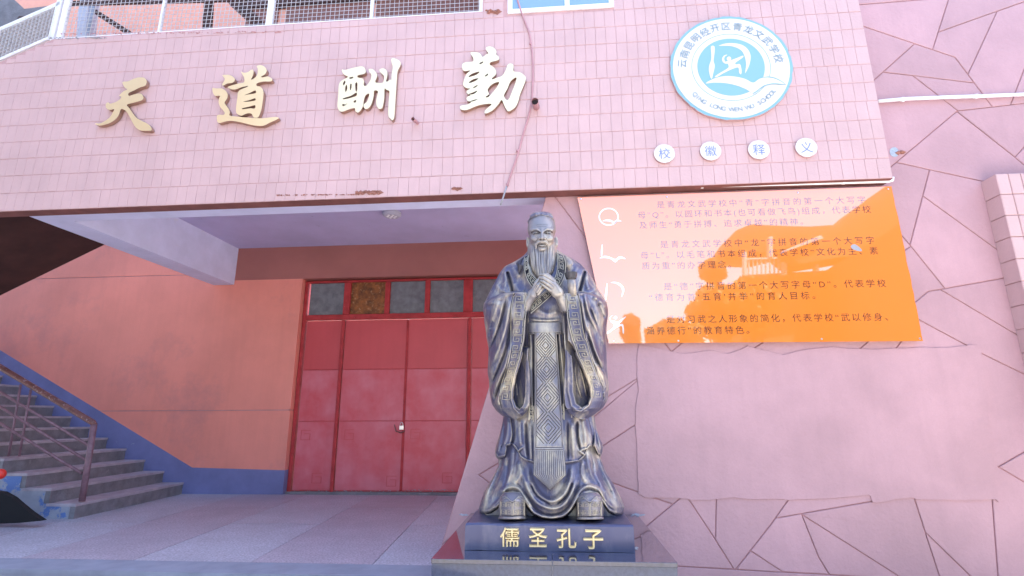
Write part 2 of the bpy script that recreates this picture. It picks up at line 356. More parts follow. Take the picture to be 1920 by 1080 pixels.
# transom panes (left edges and right edges in px at mid height)
tp = [(580,645,'glass'),(657,722,'board'),(731,797,'glass'),(806,869,'glass'),(886,948,'glass'),(960,1020,'glass')]
ed = [UL+.06]
for i, (a, b_, mm) in enumerate(tp):
    ua, ub = du(a, 552), du(b_, 552)
    q = MB(); q.box(ua, ub, zb, zt, CD+.03, CD+.036); q.build('pane', M[mm], dr, **({'label': 'rusty brown board in place of the glass'} if mm == 'board' else {}))
    if i+1 < len(tp): fbar(ub, du(tp[i+1][0], 552), zb-.01, VT-.05, .015)
def leaf(u0, u1, name='door_leaf', lab=None):
    q = MB(); q.box(u0, u1, FD+.01, zl, CD+.02, CD+.05); lf = q.build(name, M['door'], dr)
    for a, b_ in ((FD+.02, z2), (z2, z1), (z1, zl)):
        r = MB(); r.chamf(u0+.008, u1-.008, a+.005, b_-.005, CD+.006, CD+.02, .004); r.build('sheet_panel', M['door'] if b_ == zl else M['doorlow'], lf)
    return lf
leaf(UL+.07, xm[0]-.05); lfa = leaf(xm[0]+.006, xm[1]-.006); lfb = leaf(xm[1]+.006, xm[2]-.006); leaf(xm[2]+.055, UR)
for dd in (lfa, lfb):
    pass
q = MB(); q.box(UL+.004, UR, FZ-.01, FD+.008, CD-.06, CD+.2); q.build('threshold', M['concrete'], dr)
# overlapping stile and faint square key marks on the door
q = MB(); q.box(xm[1]-.022, xm[1]+.014, FD+.02, zl-.01, CD-.004, CD+.005); q.build('stile', M['doorframe'], dr)
def keymark(px, py, s, name='raised_mark'):
    u, v = uv(px, py, CD); q = MB(); t_ = .008
    for (a, b_, c_, d_) in [(-s,s,s-t_,s),(-s,-s+t_,-s,s),(-s,s,-s,-s+t_),(s-t_,s,-s,.3*s),(-.3*s,s,.3*s-t_,.3*s)]:
        q.box(u+a, u+b_, v+c_, v+d_, CD+.001, CD+.006)
    q.build(name, M['door'], dr)
for x, y in [(652,812),(776,812),(730,900),(835,895),(590,893),(570,812)]: keymark(x, y, .075)
rubble(700, 918, 330, 3, 90, nm='flaking_paint', c=CD+.004, m='mortar', par=dr, sz_=.35)
# padlock
pu, pv = uv(752, 798, CD)
pl = thing('padlock', 'small silver padlock hanging on the red double door latch', 'padlock', L(pu, pv, CD-.05))
q = MB(); q.chamf(pu-.032, pu+.032, pv-.045, pv+.02, CD-.065, CD-.03, .006); q.build('lock_body', M['steel'], pl)
q = MB(); q.tube([L(pu+.022*math.cos(a), pv+.02+ (.045 if 0 < a < math.pi else 0)*1.0*math.sin(a)+0, CD-.048) for a in np.linspace(math.pi, 0, 9)], .006, 6); q.build('shackle', M['steel'], pl, smooth=True)
q = MB(); q.tube([L(pu-.12, pv+.03, CD-.02), L(pu-.09, pv-.07, CD-.02), L(pu-.01, pv-.09, CD-.03), L(pu+.05, pv-.06, CD-.02)], .008, 6); q.build('latch', M['rail'], dr)

# ================================================================ porch ceiling
ZB = 3.735
pc = thing('porch_ceiling', 'lilac painted soffit and pale beams above the red door', 'ceiling', L(-2, 4.4, 6.2))
ZS = float(uv(700, 456, C_WALL)[1])
cb = float(onz(600, 395, ZB)@N); UE = float(uv(1037, 368, C_FAC+.05)[0])
UBL = float(onz(25, 385, ZB)@Dv); 
q = MB(); q.hexa([L(UBL,ZS,C_FAC+.05),L(UE+.35,ZS,C_FAC+.05),L(UE+.35,ZS,C_WALL-.001),L(float(uv(437,528,C_WALL)[0])-.3,ZS,C_WALL-.001),L(UBL,ZS+.12,C_FAC+.05),L(UE+.35,ZS+.12,C_FAC+.05),L(UE+.35,ZS+.12,C_WALL-.001),L(float(uv(437,528,C_WALL)[0])-.3,ZS+.12,C_WALL-.001)]); q.build('soffit', M['lilac'], pc)
q = MB(); q.box(UBL, UE+.30, ZB, ZS-.001, C_FAC+.05, cb); q.build('front_beam', M['beam'], pc)
a0, a1 = onz(137, 406, ZB), onz(437, 528, ZB); b0, b1 = onz(30, 387, ZB), onz(403, 528, ZB)
f0 = L(float(b0@Dv), ZB, cb+.001); f1 = L(float(a0@Dv), ZB, cb+.001)
g0 = L(float(b1@Dv)-.05, ZB, C_WALL-.002); g1 = L(float(a1@Dv), ZB, C_WALL-.002); up = np.array([0, 0, ZS-.002-ZB])
q = MB(); q.hexa([f0, f1, g1, g0, f0+up, f1+up, g1+up, g0+up]); q.build('side_beam', M['beam'], pc)
# fixture
lp = onz(738, 396, ZB); lp = L(float(lp@Dv), ZS, cb+.28); 
pxy = onz(736, 397, ZS); lp = pxy
cl = thing('ceiling_light', 'small round grey lamp fixed under the porch ceiling by the front beam', 'lamp', lp)
q = MB(); q.tube([lp+[0,0,-.0], lp+[0,0,-.03], lp+[0,0,-.055]], [.13,.13,.10], 24); q.build('housing', M['grey'], cl, smooth=False)
for k in range(7):
    a = k*2*math.pi/6; r_ = 0 if k == 6 else .055
    q = MB(); o_ = lp+np.array([r_*math.cos(a), r_*math.sin(a), -.055]); q.tube([o_, o_+[0,0,-.006]], [.02,.014], 10); q.build('lens', M['white'], cl)

# ================================================================ tiled facade
ft = [uv(-260,175,C_FAC), uv(0,108,C_FAC), uv(103,64,C_FAC)]
UR_F = float(uv(1677, 345, C_FAC)[0]); ZBF = ZB-.02
ZTOPR = 7.2; UT = float(uv(910, 20, C_FAC)[0]); ZT = float(uv(500, 40, C_FAC)[1])
zst = float(uv(103, 64, C_FAC)[1])
tw = thing('tiled_wall', 'pink painted tiled facade carrying the gold characters and round emblem', 'wall', L(-1, ZBF, C_FAC))
UC = float(uv(103, 64, C_FAC)[0]); UL_F = float(uv(-260, 175, C_FAC)[0]); zul = float(uv(-260,175,C_FAC)[1]); z00 = float(uv(0,108,C_FAC)[1]); U00 = float(uv(0,108,C_FAC)[0])
ZT = (zst+float(uv(905, 22, C_FAC)[1]))/2
def top_at(u):
    if u < UC: return zst+(u-UC)*(zst-z00)/(UC-U00)
    return ZT if u < UT else ZTOPR
core = [(UL_F, ZBF), (UR_F, ZBF), (UR_F, ZTOPR), (UT, ZTOPR), (UT, ZT), (UC, ZT), (UL_F, top_at(UL_F))]
q = MB(); q.prism([L(u, v, C_FAC+.0045) for u, v in core], N*(.145-.0045)); cwo = q.build('wall_core', M['joint'], tw)
TWD, THT = .1055, .2015
rows = int((ZTOPR-ZBF)/THT)+1; cols = int((UR_F-UL_F)/TWD)
TJ = 0
wu0, wu1, wv0 = float(uv(957,17,C_FAC)[0]), float(uv(1156,12,C_FAC)[0]), float(uv(1050,14,C_FAC)[1])
tiles = []
camp = C0
for r in range(rows):
    off = random.uniform(-.018, .018)
    for c_ in range(-1, cols+1):
        u1 = UR_F-c_*TWD+off*(c_ > 0); u0 = UR_F-(c_+1)*TWD+off
        u0 = max(u0, UL_F); u1 = min(u1, UR_F)
        if u1-u0 < .03: continue
        v0 = ZBF+r*THT; v1 = v0+THT
        um = (u0+u1)/2
        t_ = min(top_at(u0), top_at(u1))-.01
        if v0 > t_-.03: continue
        v1 = min(v1, t_)
        if r >= 9 and wu0-.03 < um < wu1+.03 and v1 > wv0: continue
        if v1-v0 > .02: tiles.append((u0, u1, v0, v1))
def seen(t):
    p = L((t[0]+t[1])/2, (t[2]+t[3])/2, C_FAC)-C0
    z = p[1]*cp+p[2]*sp; x = 960+FPX*p[0]/z; y = 540-FPX*(-p[1]*sp+p[2]*cp)/z
    return (0 < x < 1920 and 0 < y < 1080), z
vis = sorted([t for t in tiles if seen(t)[0] and t[1]-t[0] > .09 and t[3]-t[2] > .18], key=lambda t: seen(t)[1])[:300]
vs = set(vis)
TW_, TH_ = TWD-.0012, THT-.0060
tm = MB(); b_ = .003
P_ = [(-TW_/2,-TH_/2,0),(TW_/2,-TH_/2,0),(TW_/2,TH_/2,0),(-TW_/2,TH_/2,0),(-TW_/2,-TH_/2,.0105),(TW_/2,-TH_/2,.0105),(TW_/2,TH_/2,.0105),(-TW_/2,TH_/2,.0105),
      (-TW_/2+.0012,-TH_/2+b_,.0135),(TW_/2-.0012,-TH_/2+b_,.0135),(TW_/2-.0012,TH_/2-b_,.0135),(-TW_/2+.0012,TH_/2-b_,.0135)]
F_ = [[8,9,10,11]]
for i in range(4): j = (i+1) % 4; F_ += [[i,j,4+j,4+i],[4+i,4+j,8+j,8+i]]
tme = bpy.data.meshes.new('tile'); tme.from_pydata(P_, [], F_); tme.materials.append(M['pink'])
R3 = frame_mat(0).to_3x3().to_4x4()
rest = MB()
def tilt(): return random.gauss(0, .004), random.gauss(0, .003)
for t in tiles:
    u0, u1, v0, v1 = t
    if t in vs:
        o = bpy.data.objects.new('tile', tme); o.parent = tw; COL.objects.link(o)
        a, b2 = tilt()
        o.matrix_local = Matrix.Translation(L((u0+u1)/2, (v0+v1)/2, C_FAC+.0135+random.uniform(-.0005, .0005))-ORG[tw.name]) @ R3 @ Matrix.Rotation(a, 4, 'X') @ Matrix.Rotation(b2, 4, 'Y') @ Matrix.Diagonal(((u1-u0-.0012)/TW_, 1, 1, 1))
    else:
        rest.chamf(u0+.0009, u1-.0009, v0+.003, v1-.003, C_FAC+random.uniform(-.0012, .0012), C_FAC+.009, .003, .0012)
rest.build('tile_field', M['pink'], tw, kind='stuff')
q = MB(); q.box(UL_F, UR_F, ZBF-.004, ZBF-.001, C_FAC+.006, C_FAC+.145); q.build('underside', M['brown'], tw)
# broken plaster along the lower edge
rubble(693, 359, 48, 6, 60, sz_=.7, par=tw); rubble(857, 353, 18, 4, 22, sz_=.7, par=tw); rubble(600, 362, 160, 1.5, 60, sz_=.4, par=tw)
rubble(150, 64, 110, 3, 60, m='mortar', sz_=.4, par=tw); rubble(330, 56, 420, 3, 110, m='groove', sz_=.4, par=tw); rubble(930, 22, 26, 6, 14, par=tw)

# upper storey behind and above (keeps the sun off the yard, as the real storeys do)
us = thing('upper_storey', 'upper pink storey with a white framed window above the facade', 'building', L(1, 7, C_FAC))
q = MB(); q.box(UT, UR_F, ZTOPR, 19, C_FAC+.02, C_WALL+3); q.build('wall', M['pinkw'], us)
wf = MB()
for a in (wu0, (wu0*.44+wu1*.56)-.02, wu1-.05): wf.box(a, a+.05, wv0, wv0+1.5, C_FAC-.01, C_FAC+.05)
wf.box(wu0, wu1, wv0-.05, wv0, C_FAC-.012, C_FAC+.05)
wfo = wf.build('window_frame', M['white'], us)
q = MB(); q.box(wu0+.05, wu1-.05, wv0, wv0+1.5, C_FAC-.002, C_FAC+.002); q.build('pane', M['blueglass'], us)

# ================================================================ balcony railing
rl = thing('balcony_railing', 'white balcony railing filled with wire mesh on top of the tiled wall', 'railing', L(-2, ZT, C_FAC+.05))
CR = C_FAC+.06
ZR = ZT+.03; RH = 1.1
def post(u, w_=.03, z0=ZR, z1=ZR+RH, c=CR, par=rl, nm='post'):
    q = MB(); q.box(u-w_, u+w_, z0, z1, c-.02, c+.02); q.build(nm, M['white'], par)
for x, w_ in ((112,.032),(126,.03),(512,.035),(702,.016),(909,.03)): post(float(uv(x, 25, CR)[0]), w_)
post(float(uv(309, 25, CR)[0]), .008)
u_l, u_r = float(uv(110, 60, CR)[0]), UT
q = MB(); q.box(u_l-.03, u_r, ZR-.035, ZR+.005, CR-.03, CR+.03); q.build('bottom_rail', M['white'], rl)
q = MB(); q.box(u_l-.03, u_r, ZR+RH, ZR+RH+.05, CR-.03, CR+.03); q.build('top_rail', M['white'], rl)
q = MB(); 
for u in np.arange(u_l+.05, u_r, .052): q.box(u-.0018, u+.0018, ZR, ZR+RH, CR-.003, CR+.003)
for z in np.arange(ZR+.04, ZR+RH, .052): q.box(u_l, u_r, z-.0018, z+.0018, CR-.007, CR-.003)
q.build('wire_mesh', M['wire'], rl, kind='stuff')
# sloping stair railing on the left
sr_ = thing('stair_railing', 'sloping white stair railing with wire mesh at the upper left corner', 'railing', L(-4.5, 5, CR))
A, B_ = L(*uv(104, 62, CR), CR), L(*uv(-200, 192, CR), CR)
A2, B2 = L(*uv(112, -2, CR), CR), L(*uv(-200, 137, CR), CR)
hh = (L(*uv(60, 22, CR), CR)-L(*uv(58, 82, CR), CR))[2]
dirv = (B_-A)/np.linalg.norm(B_-A); ln = np.linalg.norm(B_-A)
def bar(p, q_, w_): 
    m_ = MB(); t = q_-p; t /= np.linalg.norm(t); s_ = np.cross(t, N); s_ /= np.linalg.norm(s_)
    m_.hexa([p-s_*w_-N*.02, q_-s_*w_-N*.02, q_-s_*w_+N*.02, p-s_*w_+N*.02, p+s_*w_-N*.02, q_+s_*w_-N*.02, q_+s_*w_+N*.02, p+s_*w_+N*.02]); return m_
bar(A, B_, .018).build('bottom_rail', M['white'], sr_)
vv = np.array([0, 0, 1.])*.46
bar(A+vv, B_+vv, .025).build('top_rail', M['white'], sr_)
q = MB()
for k in np.arange(.03, ln, .05):
    p = A+dirv*k; m_ = bar(p, p+vv, .0018); q.add(m_.V, m_.F)
for k in np.arange(.05, .46, .05):
    m_ = bar(A+[0,0,k], B_+[0,0,k], .0018); q.add(m_.V, m_.F)
q.build('wire_mesh', M['wire'], sr_, kind='stuff')
# what stands behind the railing
bw = thing('balcony_back_wall', 'orange plastered balcony wall with brown shutters seen through the railing mesh', 'wall', L(-2, 5.4, C_WALL))
q = MB(); q.box(-18, 3, ZS+.12, 13.5, C_WALL+.02, C_WALL+.3); q.build('wall', M['salmonup'], bw)
for (x0, x1) in ((470, 528), (545, 700), (712, 905)):
    a, b_ = float(uv(x0, 10, C_WALL)[0]), float(uv(x1, 10, C_WALL)[0])
    lo = float(uv(600, 60, C_WALL)[1])
    q = MB(); q.box(a, b_, lo, lo+1.4, C_WALL-.03, C_WALL+.03); sh = q.build('shutter', M['shutter'], bw)
zc = float(uv(600, 8, C_WALL)[1])
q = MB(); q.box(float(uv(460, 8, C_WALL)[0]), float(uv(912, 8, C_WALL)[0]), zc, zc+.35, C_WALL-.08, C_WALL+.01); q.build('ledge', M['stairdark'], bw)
def strip(pxs, w_, m, nm, c=7.0, par=bw):
    p = [onplane(x, y, c) for x, y in pxs]
    for a, b_ in zip(p, p[1:]): bar(a, b_, w_).build(nm, M[m], par)
fl2 = thing('upper_flight', 'upper stair flight crossing diagonally behind the railing mesh', 'stairs', L(-4, 7, 7))
q = MB(); q.prism([onplane(x, y, 7.0) for x, y in [(160,-60),(180,-60),(162,70),(146,70)]], N*.2); q.build('column', M['grey'], fl2)
q = MB(); q.prism([onplane(x, y, 6.9) for x, y in [(190,-30),(178,-30),(162,70),(168,70)]], N*.02); q.build('column_edge', M['border'], fl2)
q = MB(); q.prism([onplane(x, y, 6.6) for x, y in [(120,2),(470,-4),(470,-14),(120,-6)]], N*.03); q.build('beam', M['stairdark'], fl2)
q = MB(); q.prism([onplane(x, y, 6.8) for x, y in [(185,10),(250,52),(242,56),(180,16)]], N*.1); q.build('stair_string', M['stairdark'], fl2)
q = MB(); q.prism([onplane(x, y, 7.1) for x, y in [(390,-40),(402,-40),(395,60),(383,60)]], N*.1); q.build('beam', M['stairdark'], fl2)
q = MB(); q.prism([onplane(x, y, 6.9) for x, y in [(425,-10),(455,-10),(520,60),(500,60)]], N*.2); q.build('stair_string', M['stairdark'], fl2)
q = MB(); q.prism([onplane(x, y, 6.0) for x, y in [(20,35),(60,25),(118,75),(60,100)]], N*.05); q.build('stair_string', M['concrete'], fl2)
q = MB(); q.prism([onplane(x, y, 6.3) for x, y in [(-60,-20),(20,-20),(50,8),(120,0),(120,12),(40,22),(20,50),(-60,60)]], N*.05); q.build('stair_slab', M['concrete'], fl2)
q = MB(); q.prism(catmull([onplane(x, y, 7.6) for x, y in [(0,64),(14,72),(12,95),(-4,104),(-8,80)]], 3, True), N*.05); q.build('round_opening', M['dark'], fl2)

# ================================================================ stairs on the left
noses = [(340,901),(305,880),(270,858),(233,837),(199,815),(167,793.5),(134,773),(101,752),(69,732),(38,712),(4,695)]
nu = [uv(x, y, C_WALL) for x, y in noses]
du_, dz_ = (nu[-1][0]-nu[0][0])/10, (nu[-1][1]-FZ)/11
near = onz(155, 966, FZ); cn = float(near@N)
sc_ = thing('staircase', 'worn concrete staircase climbing left along the blue dado', 'stairs', L(nu[0][0], FZ, (C_WALL+cn)/2))
NST = 17
for k in range(NST):
    u1 = nu[0][0]+du_*k; z1_ = FZ+dz_*(k+1); z0_ = FZ if k == 0 else z1_-dz_
    u0 = u1+du_*1.0 if k < NST-1 else u1-2
    cn_k = cn
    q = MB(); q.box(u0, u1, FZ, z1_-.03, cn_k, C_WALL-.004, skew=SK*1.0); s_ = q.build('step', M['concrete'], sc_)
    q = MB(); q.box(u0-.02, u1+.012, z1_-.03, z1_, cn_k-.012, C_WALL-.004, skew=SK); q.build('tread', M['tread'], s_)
# side of the flight with peeling paint
sw = []
for k in range(0, NST):
    u1 = nu[0][0]+du_*k; z1_ = FZ+dz_*(k+1)-.034; sw += [(u1-.06, FZ+dz_*k if k else FZ+.0), (u1-.06, z1_)] if k else [(u1-.06, FZ), (u1-.06, z1_)]
sw += [(nu[0][0]+du_*NST, FZ+dz_*NST-.034), (nu[0][0]+du_*NST, FZ)]
q = MB(); q.prism([L(u+SK*(C_WALL-cn), v, cn-.006) for u, v in sw], N*.004); q.build('side_face', M['peel'], sc_)
# handrail
hr = thing('handrail', 'dark red pipe handrail with three pale bars beside the concrete stairs', 'handrail', onplane(148, 930, cn+.1))
ch = cn+.10
def hp(x, y): return onplane(x, y, ch)
q = MB(); q.tube([hp(150, 932), hp(174, 788)], .034, 12); q.build('post', M['railp'], hr, smooth=True)
sl_ = hp(0, 680)-hp(174, 788)
q = MB(); q.tube([hp(174, 790), hp(172, 785), hp(174, 788)+sl_*1.0, hp(174, 788)+sl_*2.2], .034, 12); q.build('top_rail', M['rail'], hr, smooth=True)
for (x0, y0, x1, y1) in [(164,828,0,727),(158,855,0,755),(150,880,0,786)]:
    a, b_ = hp(x0, y0), hp(x1, y1); q = MB(); q.tube([a, b_, a+(b_-a)*2.2], .017, 8); q.build('bar', M['railp'], hr, smooth=True)
for (x0, y0, x1, y1) in [(33,847,56,722),(13,847,37,712)]:
    q = MB(); q.tube([hp(x0, y0), hp(x1, y1)], .013, 8); q.build('baluster', M['railp'], hr, smooth=True)
# black heap and red thing at the left edge
q = MB(); cc = cn-.5
pf = [(-80,900),(0,914),(18,924),(34,938),(52,953),(74,968),(30,972),(-80,975)]
q.prism([onplane(x, y, cc) for x, y in pf], N*.06); o = q.build('black_cloth', M['sheet'], base=onplane(20, 970, cc))
o['label'] = 'black cloth heap on the floor at the left edge beside the stairs'; o['category'] = 'cloth'
q = MB(); ctr = onplane(-3, 880, cc); rr = .055
th_ = [(ctr+np.array([0,0,rr*math.cos(a)])) for a in np.linspace(0.01, math.pi-.01, 9)]
q.tube([ctr+np.array([0,0,rr*math.cos(a)]) for a in np.linspace(.05, math.pi-.05, 9)], [rr*math.sin(a) for a in np.linspace(.05, math.pi-.05, 9)], 12)
o = q.build('red_ball', M['red'], smooth=True, base=ctr); o['label'] = 'small red round object above the black cloth by the stairs'; o['category'] = 'ball'
# underside of the flight above the stairs
uf = thing('return_flight', 'dark brown underside of the return stair flight at the left edge', 'stairs', L(-5.5, 3.4, 6.2))
cf = 6.6
p0 = onplane(-200, 640, cf); p1 = onplane(200, 450, cf)
sl2 = (p1[2]-p0[2])/((p1-p0)@Dv)
def up_pt(u, c): return L(u, p1[2]+sl2*(u-float(p1@Dv)), c)
uA, uB = float(p0@Dv), float(p1@Dv)+.2
t_ = np.array([0, 0, .16])
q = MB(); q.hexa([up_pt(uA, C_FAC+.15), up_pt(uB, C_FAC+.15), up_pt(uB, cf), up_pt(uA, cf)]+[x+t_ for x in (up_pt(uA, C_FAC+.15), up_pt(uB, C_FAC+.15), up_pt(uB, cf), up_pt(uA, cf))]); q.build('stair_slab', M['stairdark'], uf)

# ================================================================ stone-jointed wall on the right
CS = C_STONE
base_poly = [(1037,330),(826,1012),(800,1100),(2150,1100),(2150,-80),(1600,-80),(1600,330)]
UVp = lambda pts, c=CS: [uv(x, y, c) for x, y in pts]
def to_poly(pts): return [tuple(uv(x, y, CS)) for x, y in pts]
wallpoly = to_poly([(1037,330),(826,1012),(790,1128),(2150,1128),(2150,-80),(1560,-80),(1560,330)])
# convex pieces: lower field and right field
zsplit = float(uv(1600, 330, CS)[1]); us_ = float(uv(1600, 100, CS)[0])
pA = uv(1037,330,CS); pB = uv(815,1048,CS)
sl3 = (pA[0]-pB[0])/(pA[1]-pB[1])
ULo = float(pB[0]+sl3*(0-pB[1])); zA = zsplit
lower = [(ULo, 0.0), (5.6, 0.0), (5.6, zA), (float(pB[0]+sl3*(zA-pB[1])), zA)]
upper = [(us_, zA), (5.6, zA), (5.6, 7.0), (us_, 7.0)]
splits = [[(1672,320),(1798,216),(1940,201)],[(1640,61),(1795,115),(1863,207)],[(1786,0),(1753,100)],[(1640,13),(1783,3)],[(1766,67),(1920,14)],[(1872,35),(1820,145)],[(1717,91),(1642,157)],[(1663,142),(1827,163)],[(1721,153),(1798,214)],[(1920,150),(1898,206)],
 [(1799,218),(1904,302),(1960,350)],[(1906,303),(1920,288)],[(1687,312),(1853,350)],[(1718,572),(1740,554),(1902,527)],[(1693,450),(1706,465),(1770,546)],[(1744,330),(1708,463)],[(1733,375),(1893,493)],[(1768,553),(1920,645)],
 [(1725,608),(1838,670),(1920,711)],[(1838,672),(1848,810),(1858,960)],[(1919,856),(1869,884),(1919,914)],[(1268,1065),(1376,1072)],[(1150,640),(1192,706),(1192,930),(1192,1000)],
 [(1469,950),(1440,990),(1376,1070)],[(1452,976),(1610,950)],[(1500,972),(1530,1050),(1548,1080)],[(1505,974),(1665,1078)],[(1404,1038),(1466,1080)],[(1714,952),(1729,1000),(1754,1080)],[(1733,1008),(1806,1080)],
 [(1291,945),(1332,1008),(1364,1060)],[(1339,945),(1337,1006)],[(1130,836),(1182,803)],[(1146,908),(1187,923)],[(1058,391),(1083,425)],[(927,871),(895,890),(913,904)]]
cells = [[np.array(p, float) for p in [(ULo, 0.0), (5.6, 0.0), (5.6, 7.0), (us_, 7.0), (us_, zA), (float(pB[0]+sl3*(zA-pB[1])), zA)]]]
def inside(poly, p):
    ins = False; j = len(poly)-1
    for i in range(len(poly)):
        (xi, yi), (xj, yj) = poly[i], poly[j]
        if (yi > p[1]) != (yj > p[1]) and p[0] < (xj-xi)*(p[1]-yi)/(yj-yi)+xi: ins = not ins
        j = i
    return ins
def hit(poly, o, d):                       # nearest boundary hit of the ray o + t d
    best = None
    for i in range(len(poly)):
        a, e = poly[i], poly[(i+1) % len(poly)]-poly[i]; den = d[0]*e[1]-d[1]*e[0]
        if abs(den) < 1e-12: continue
        r = a-o; t = (r[0]*e[1]-r[1]*e[0])/den; k = (r[0]*d[1]-r[1]*d[0])/den
        if t > 1e-6 and -1e-9 <= k <= 1+1e-9 and (best is None or t < best[0]): best = (t, i, o+d*t)
    return best
def split(poly, pl_):
    mid = (pl_[0]+pl_[1])/2 if len(pl_) == 2 else pl_[1]
    core_ = [mid] if len(pl_) == 2 else pl_[1:-1]
    h0 = hit(poly, core_[0], pl_[0]-core_[0]); h1 = hit(poly, core_[-1], pl_[-1]-core_[-1])
    if h0 is None or h1 is None: return None
    path = [h0[2]]+list(core_)+[h1[2]] if len(pl_) > 2 else [h0[2], h1[2]]
    i0, i1 = h0[1], h1[1]; n_ = len(poly)
    def walk(ia, ib, pa, pb):
        out = []; k = (ia+1) % n_
        if ia == ib:
            ea = np.linalg.norm(pa-poly[ia]); eb = np.linalg.norm(pb-poly[ia])
            if ea < eb: return []
        while True:
            out.append(poly[k])
            if k == ib: break
            k = (k+1) % n_
        return out
    A = path+walk(i1, i0, h1[2], h0[2]); B = path[::-1]+walk(i0, i1, h0[2], h1[2])
    return A, B
for pl_ in splits:
    pl_ = [uv(*a, CS) for a in pl_]; mid = (pl_[0]+pl_[1])/2 if len(pl_) == 2 else pl_[1]
    for i, c_ in enumerate(cells):
        if inside(c_, mid):
            r_ = split(c_, pl_)
            if r_ and min(map(len, r_)) > 2: cells[i:i+1] = list(r_)
            break
def inset(poly, d):
    n_ = len(poly); out = []
    for i in range(n_):
        p, a, b_ = poly[i], poly[i-1], poly[(i+1) % n_]
        e1 = (p-a)/max(1e-9, np.linalg.norm(p-a)); e2 = (b_-p)/max(1e-9, np.linalg.norm(b_-p))
        n1 = np.array([-e1[1], e1[0]]); n2 = np.array([-e2[1], e2[0]]); m_ = n1+n2
        k = d/max(.35, (m_@n1)); out.append(p+m_*k)
    return out
def area(p): return .5*abs(sum(p[i][0]*p[(i+1) % len(p)][1]-p[(i+1) % len(p)][0]*p[i][1] for i in range(len(p))))
stw = thing('stone_wall', 'pink painted wall scored like irregular stone beneath and right of the tiled facade', 'wall', L(2.5, 0, CS))
q = MB(); q.prism([L(u, v, CS+.012) for u, v in lower], N*.35)
q.prism([L(u, v, CS+.012) for u, v in [(us_-.05, zA+.001), (5.6, zA+.001), (5.6, 14), (us_-.05, 14)]], N*3); q.build('wall_core', M['groove'], stw)
for c_ in cells:
    # drop duplicate points
    sa = sum(c_[i-1][0]*c_[i][1]-c_[i][0]*c_[i-1][1] for i in range(len(c_)))
    c_ = c_ if sa > 0 else c_[::-1]
    pp = [c_[i] for i in range(len(c_)) if np.linalg.norm(c_[i]-c_[i-1]) > .004]
    if len(pp) < 3 or area(pp) < .002: continue
    i1, i2 = inset(pp, .0042), inset(pp, .0085)
    n_ = len(pp); V = [L(*p, CS+.013) for p in i1]+[L(*p, CS+.004) for p in i1]+[L(*p, CS) for p in i2]
    F = [list(range(2*n_, 3*n_))]+[[k, (k+1) % n_, n_+(k+1) % n_, n_+k] for k in range(n_)]+[[n_+k, n_+(k+1) % n_, 2*n_+(k+1) % n_, 2*n_+k] for k in range(n_)]
    mk('stone', V, F, M['pinkw'], stw)
# plaster patch with an uneven rim
rim = [(1197,648),(1193,668),(1192,706),(1196,735),(1190,760),(1189,800),(1191,850),(1192,900),(1193,928),(1205,935),(1240,936),(1275,937),(1290,941),(1325,941),(1370,937),(1400,940),(1440,941),(1475,942),(1540,941),(1590,938),(1622,935),(1629,936),(1632,949),(1650,949),(1675,943),(1705,940),(1716,944),(1760,945),(1810,946),(1862,945),(1868,950),(1858,900),(1856,850),(1852,800),(1848,740),(1842,690),(1836,658),(1820,654),(1780,660),(1730,659),(1640,661),(1560,657),(1510,660),(1465,670),(1430,660),(1400,653),(1362,668),(1330,660),(1280,666),(1230,655)]
rim2 = []
for i in range(len(rim)):
    a, b_ = np.array(rim[i], float), np.array(rim[(i+1) % len(rim)], float)
    for t in (0, .33, .66): rim2.append(a+(b_-a)*t+rng.normal(0, .5, 2))
V = [L(*uv(x, y, CS-.003), CS-.006) for x, y in rim2]
ctr = np.mean(rim2, 0); V2 = [L(*uv(*(np.array(p)+(ctr-p)/np.linalg.norm(ctr-p)*.9), CS), CS-.0105) for p in rim2]
q = MB(); n_ = len(V); Vb = [v+N*.009 for v in V]
q.add(V+V2+Vb, [list(range(2*n_-1, n_-1, -1))]+[[k, n_+k, n_+(k+1) % n_, (k+1) % n_] for k in range(n_)]+[[(k+1) % n_, 2*n_+(k+1) % n_, 2*n_+k, k] for k in range(n_)])
q.build('plaster_patch', M['pinkw'], stw)
# short cracks running from the patch
rubble(1690, 293, 14, 2, 8, nm='broken_chip', c=CS, par=stw)
q = MB(); q.prism(catmull([L(*uv(x, y, CS), CS-.004) for x, y in [(1671,287),(1680,283),(1686,288),(1687,296),(1682,301),(1672,298)]], 2, True), N*.0038); q.build('paint_patch', mat('pale_blue_paint', (.42,.49,.58), .7, noise=.3, nscale=60), stw)
# pilaster at the right edge
pw = thing('tiled_pilaster', 'pink tiled pilaster cut by the right edge of the photo', 'pillar', L(4.6, 2, CS-.1))
CP = CS-.17
uP = float(uv(1869, 336, CP)[0]); zP = float(uv(1885, 334, CP)[1])
q = MB(); q.box(uP+.01, uP+1.4, 0, zP-.01, CP+.014, CS-.001); q.build('wall_core', M['joint'], pw)
nn_ = int(zP/.2)+1
for k in range(nn_):
    v1 = zP-k*.2; v0 = max(v1-.2, 0)
    if v1-v0 < .05: continue
    q = MB(); hexp = [L(uP, v0+.003, CP), L(uP, v0+.003, CS-.001), L(uP+.012, v0+.003, CS-.001), L(uP+.012, v0+.003, CP)]
    q.box(uP, uP+.012, v0+.004, v1-.004, CP+.003, CS-.002); q.build('edge_tile', M['pink'], pw)
    for j in range(12):
        q = MB(); q.chamf(uP+.0+j*.105+.0025, uP+(j+1)*.105-.0025, v0+.003, v1-.003, CP, CP+.015, .004); q.build('tile', M['pink'], pw)

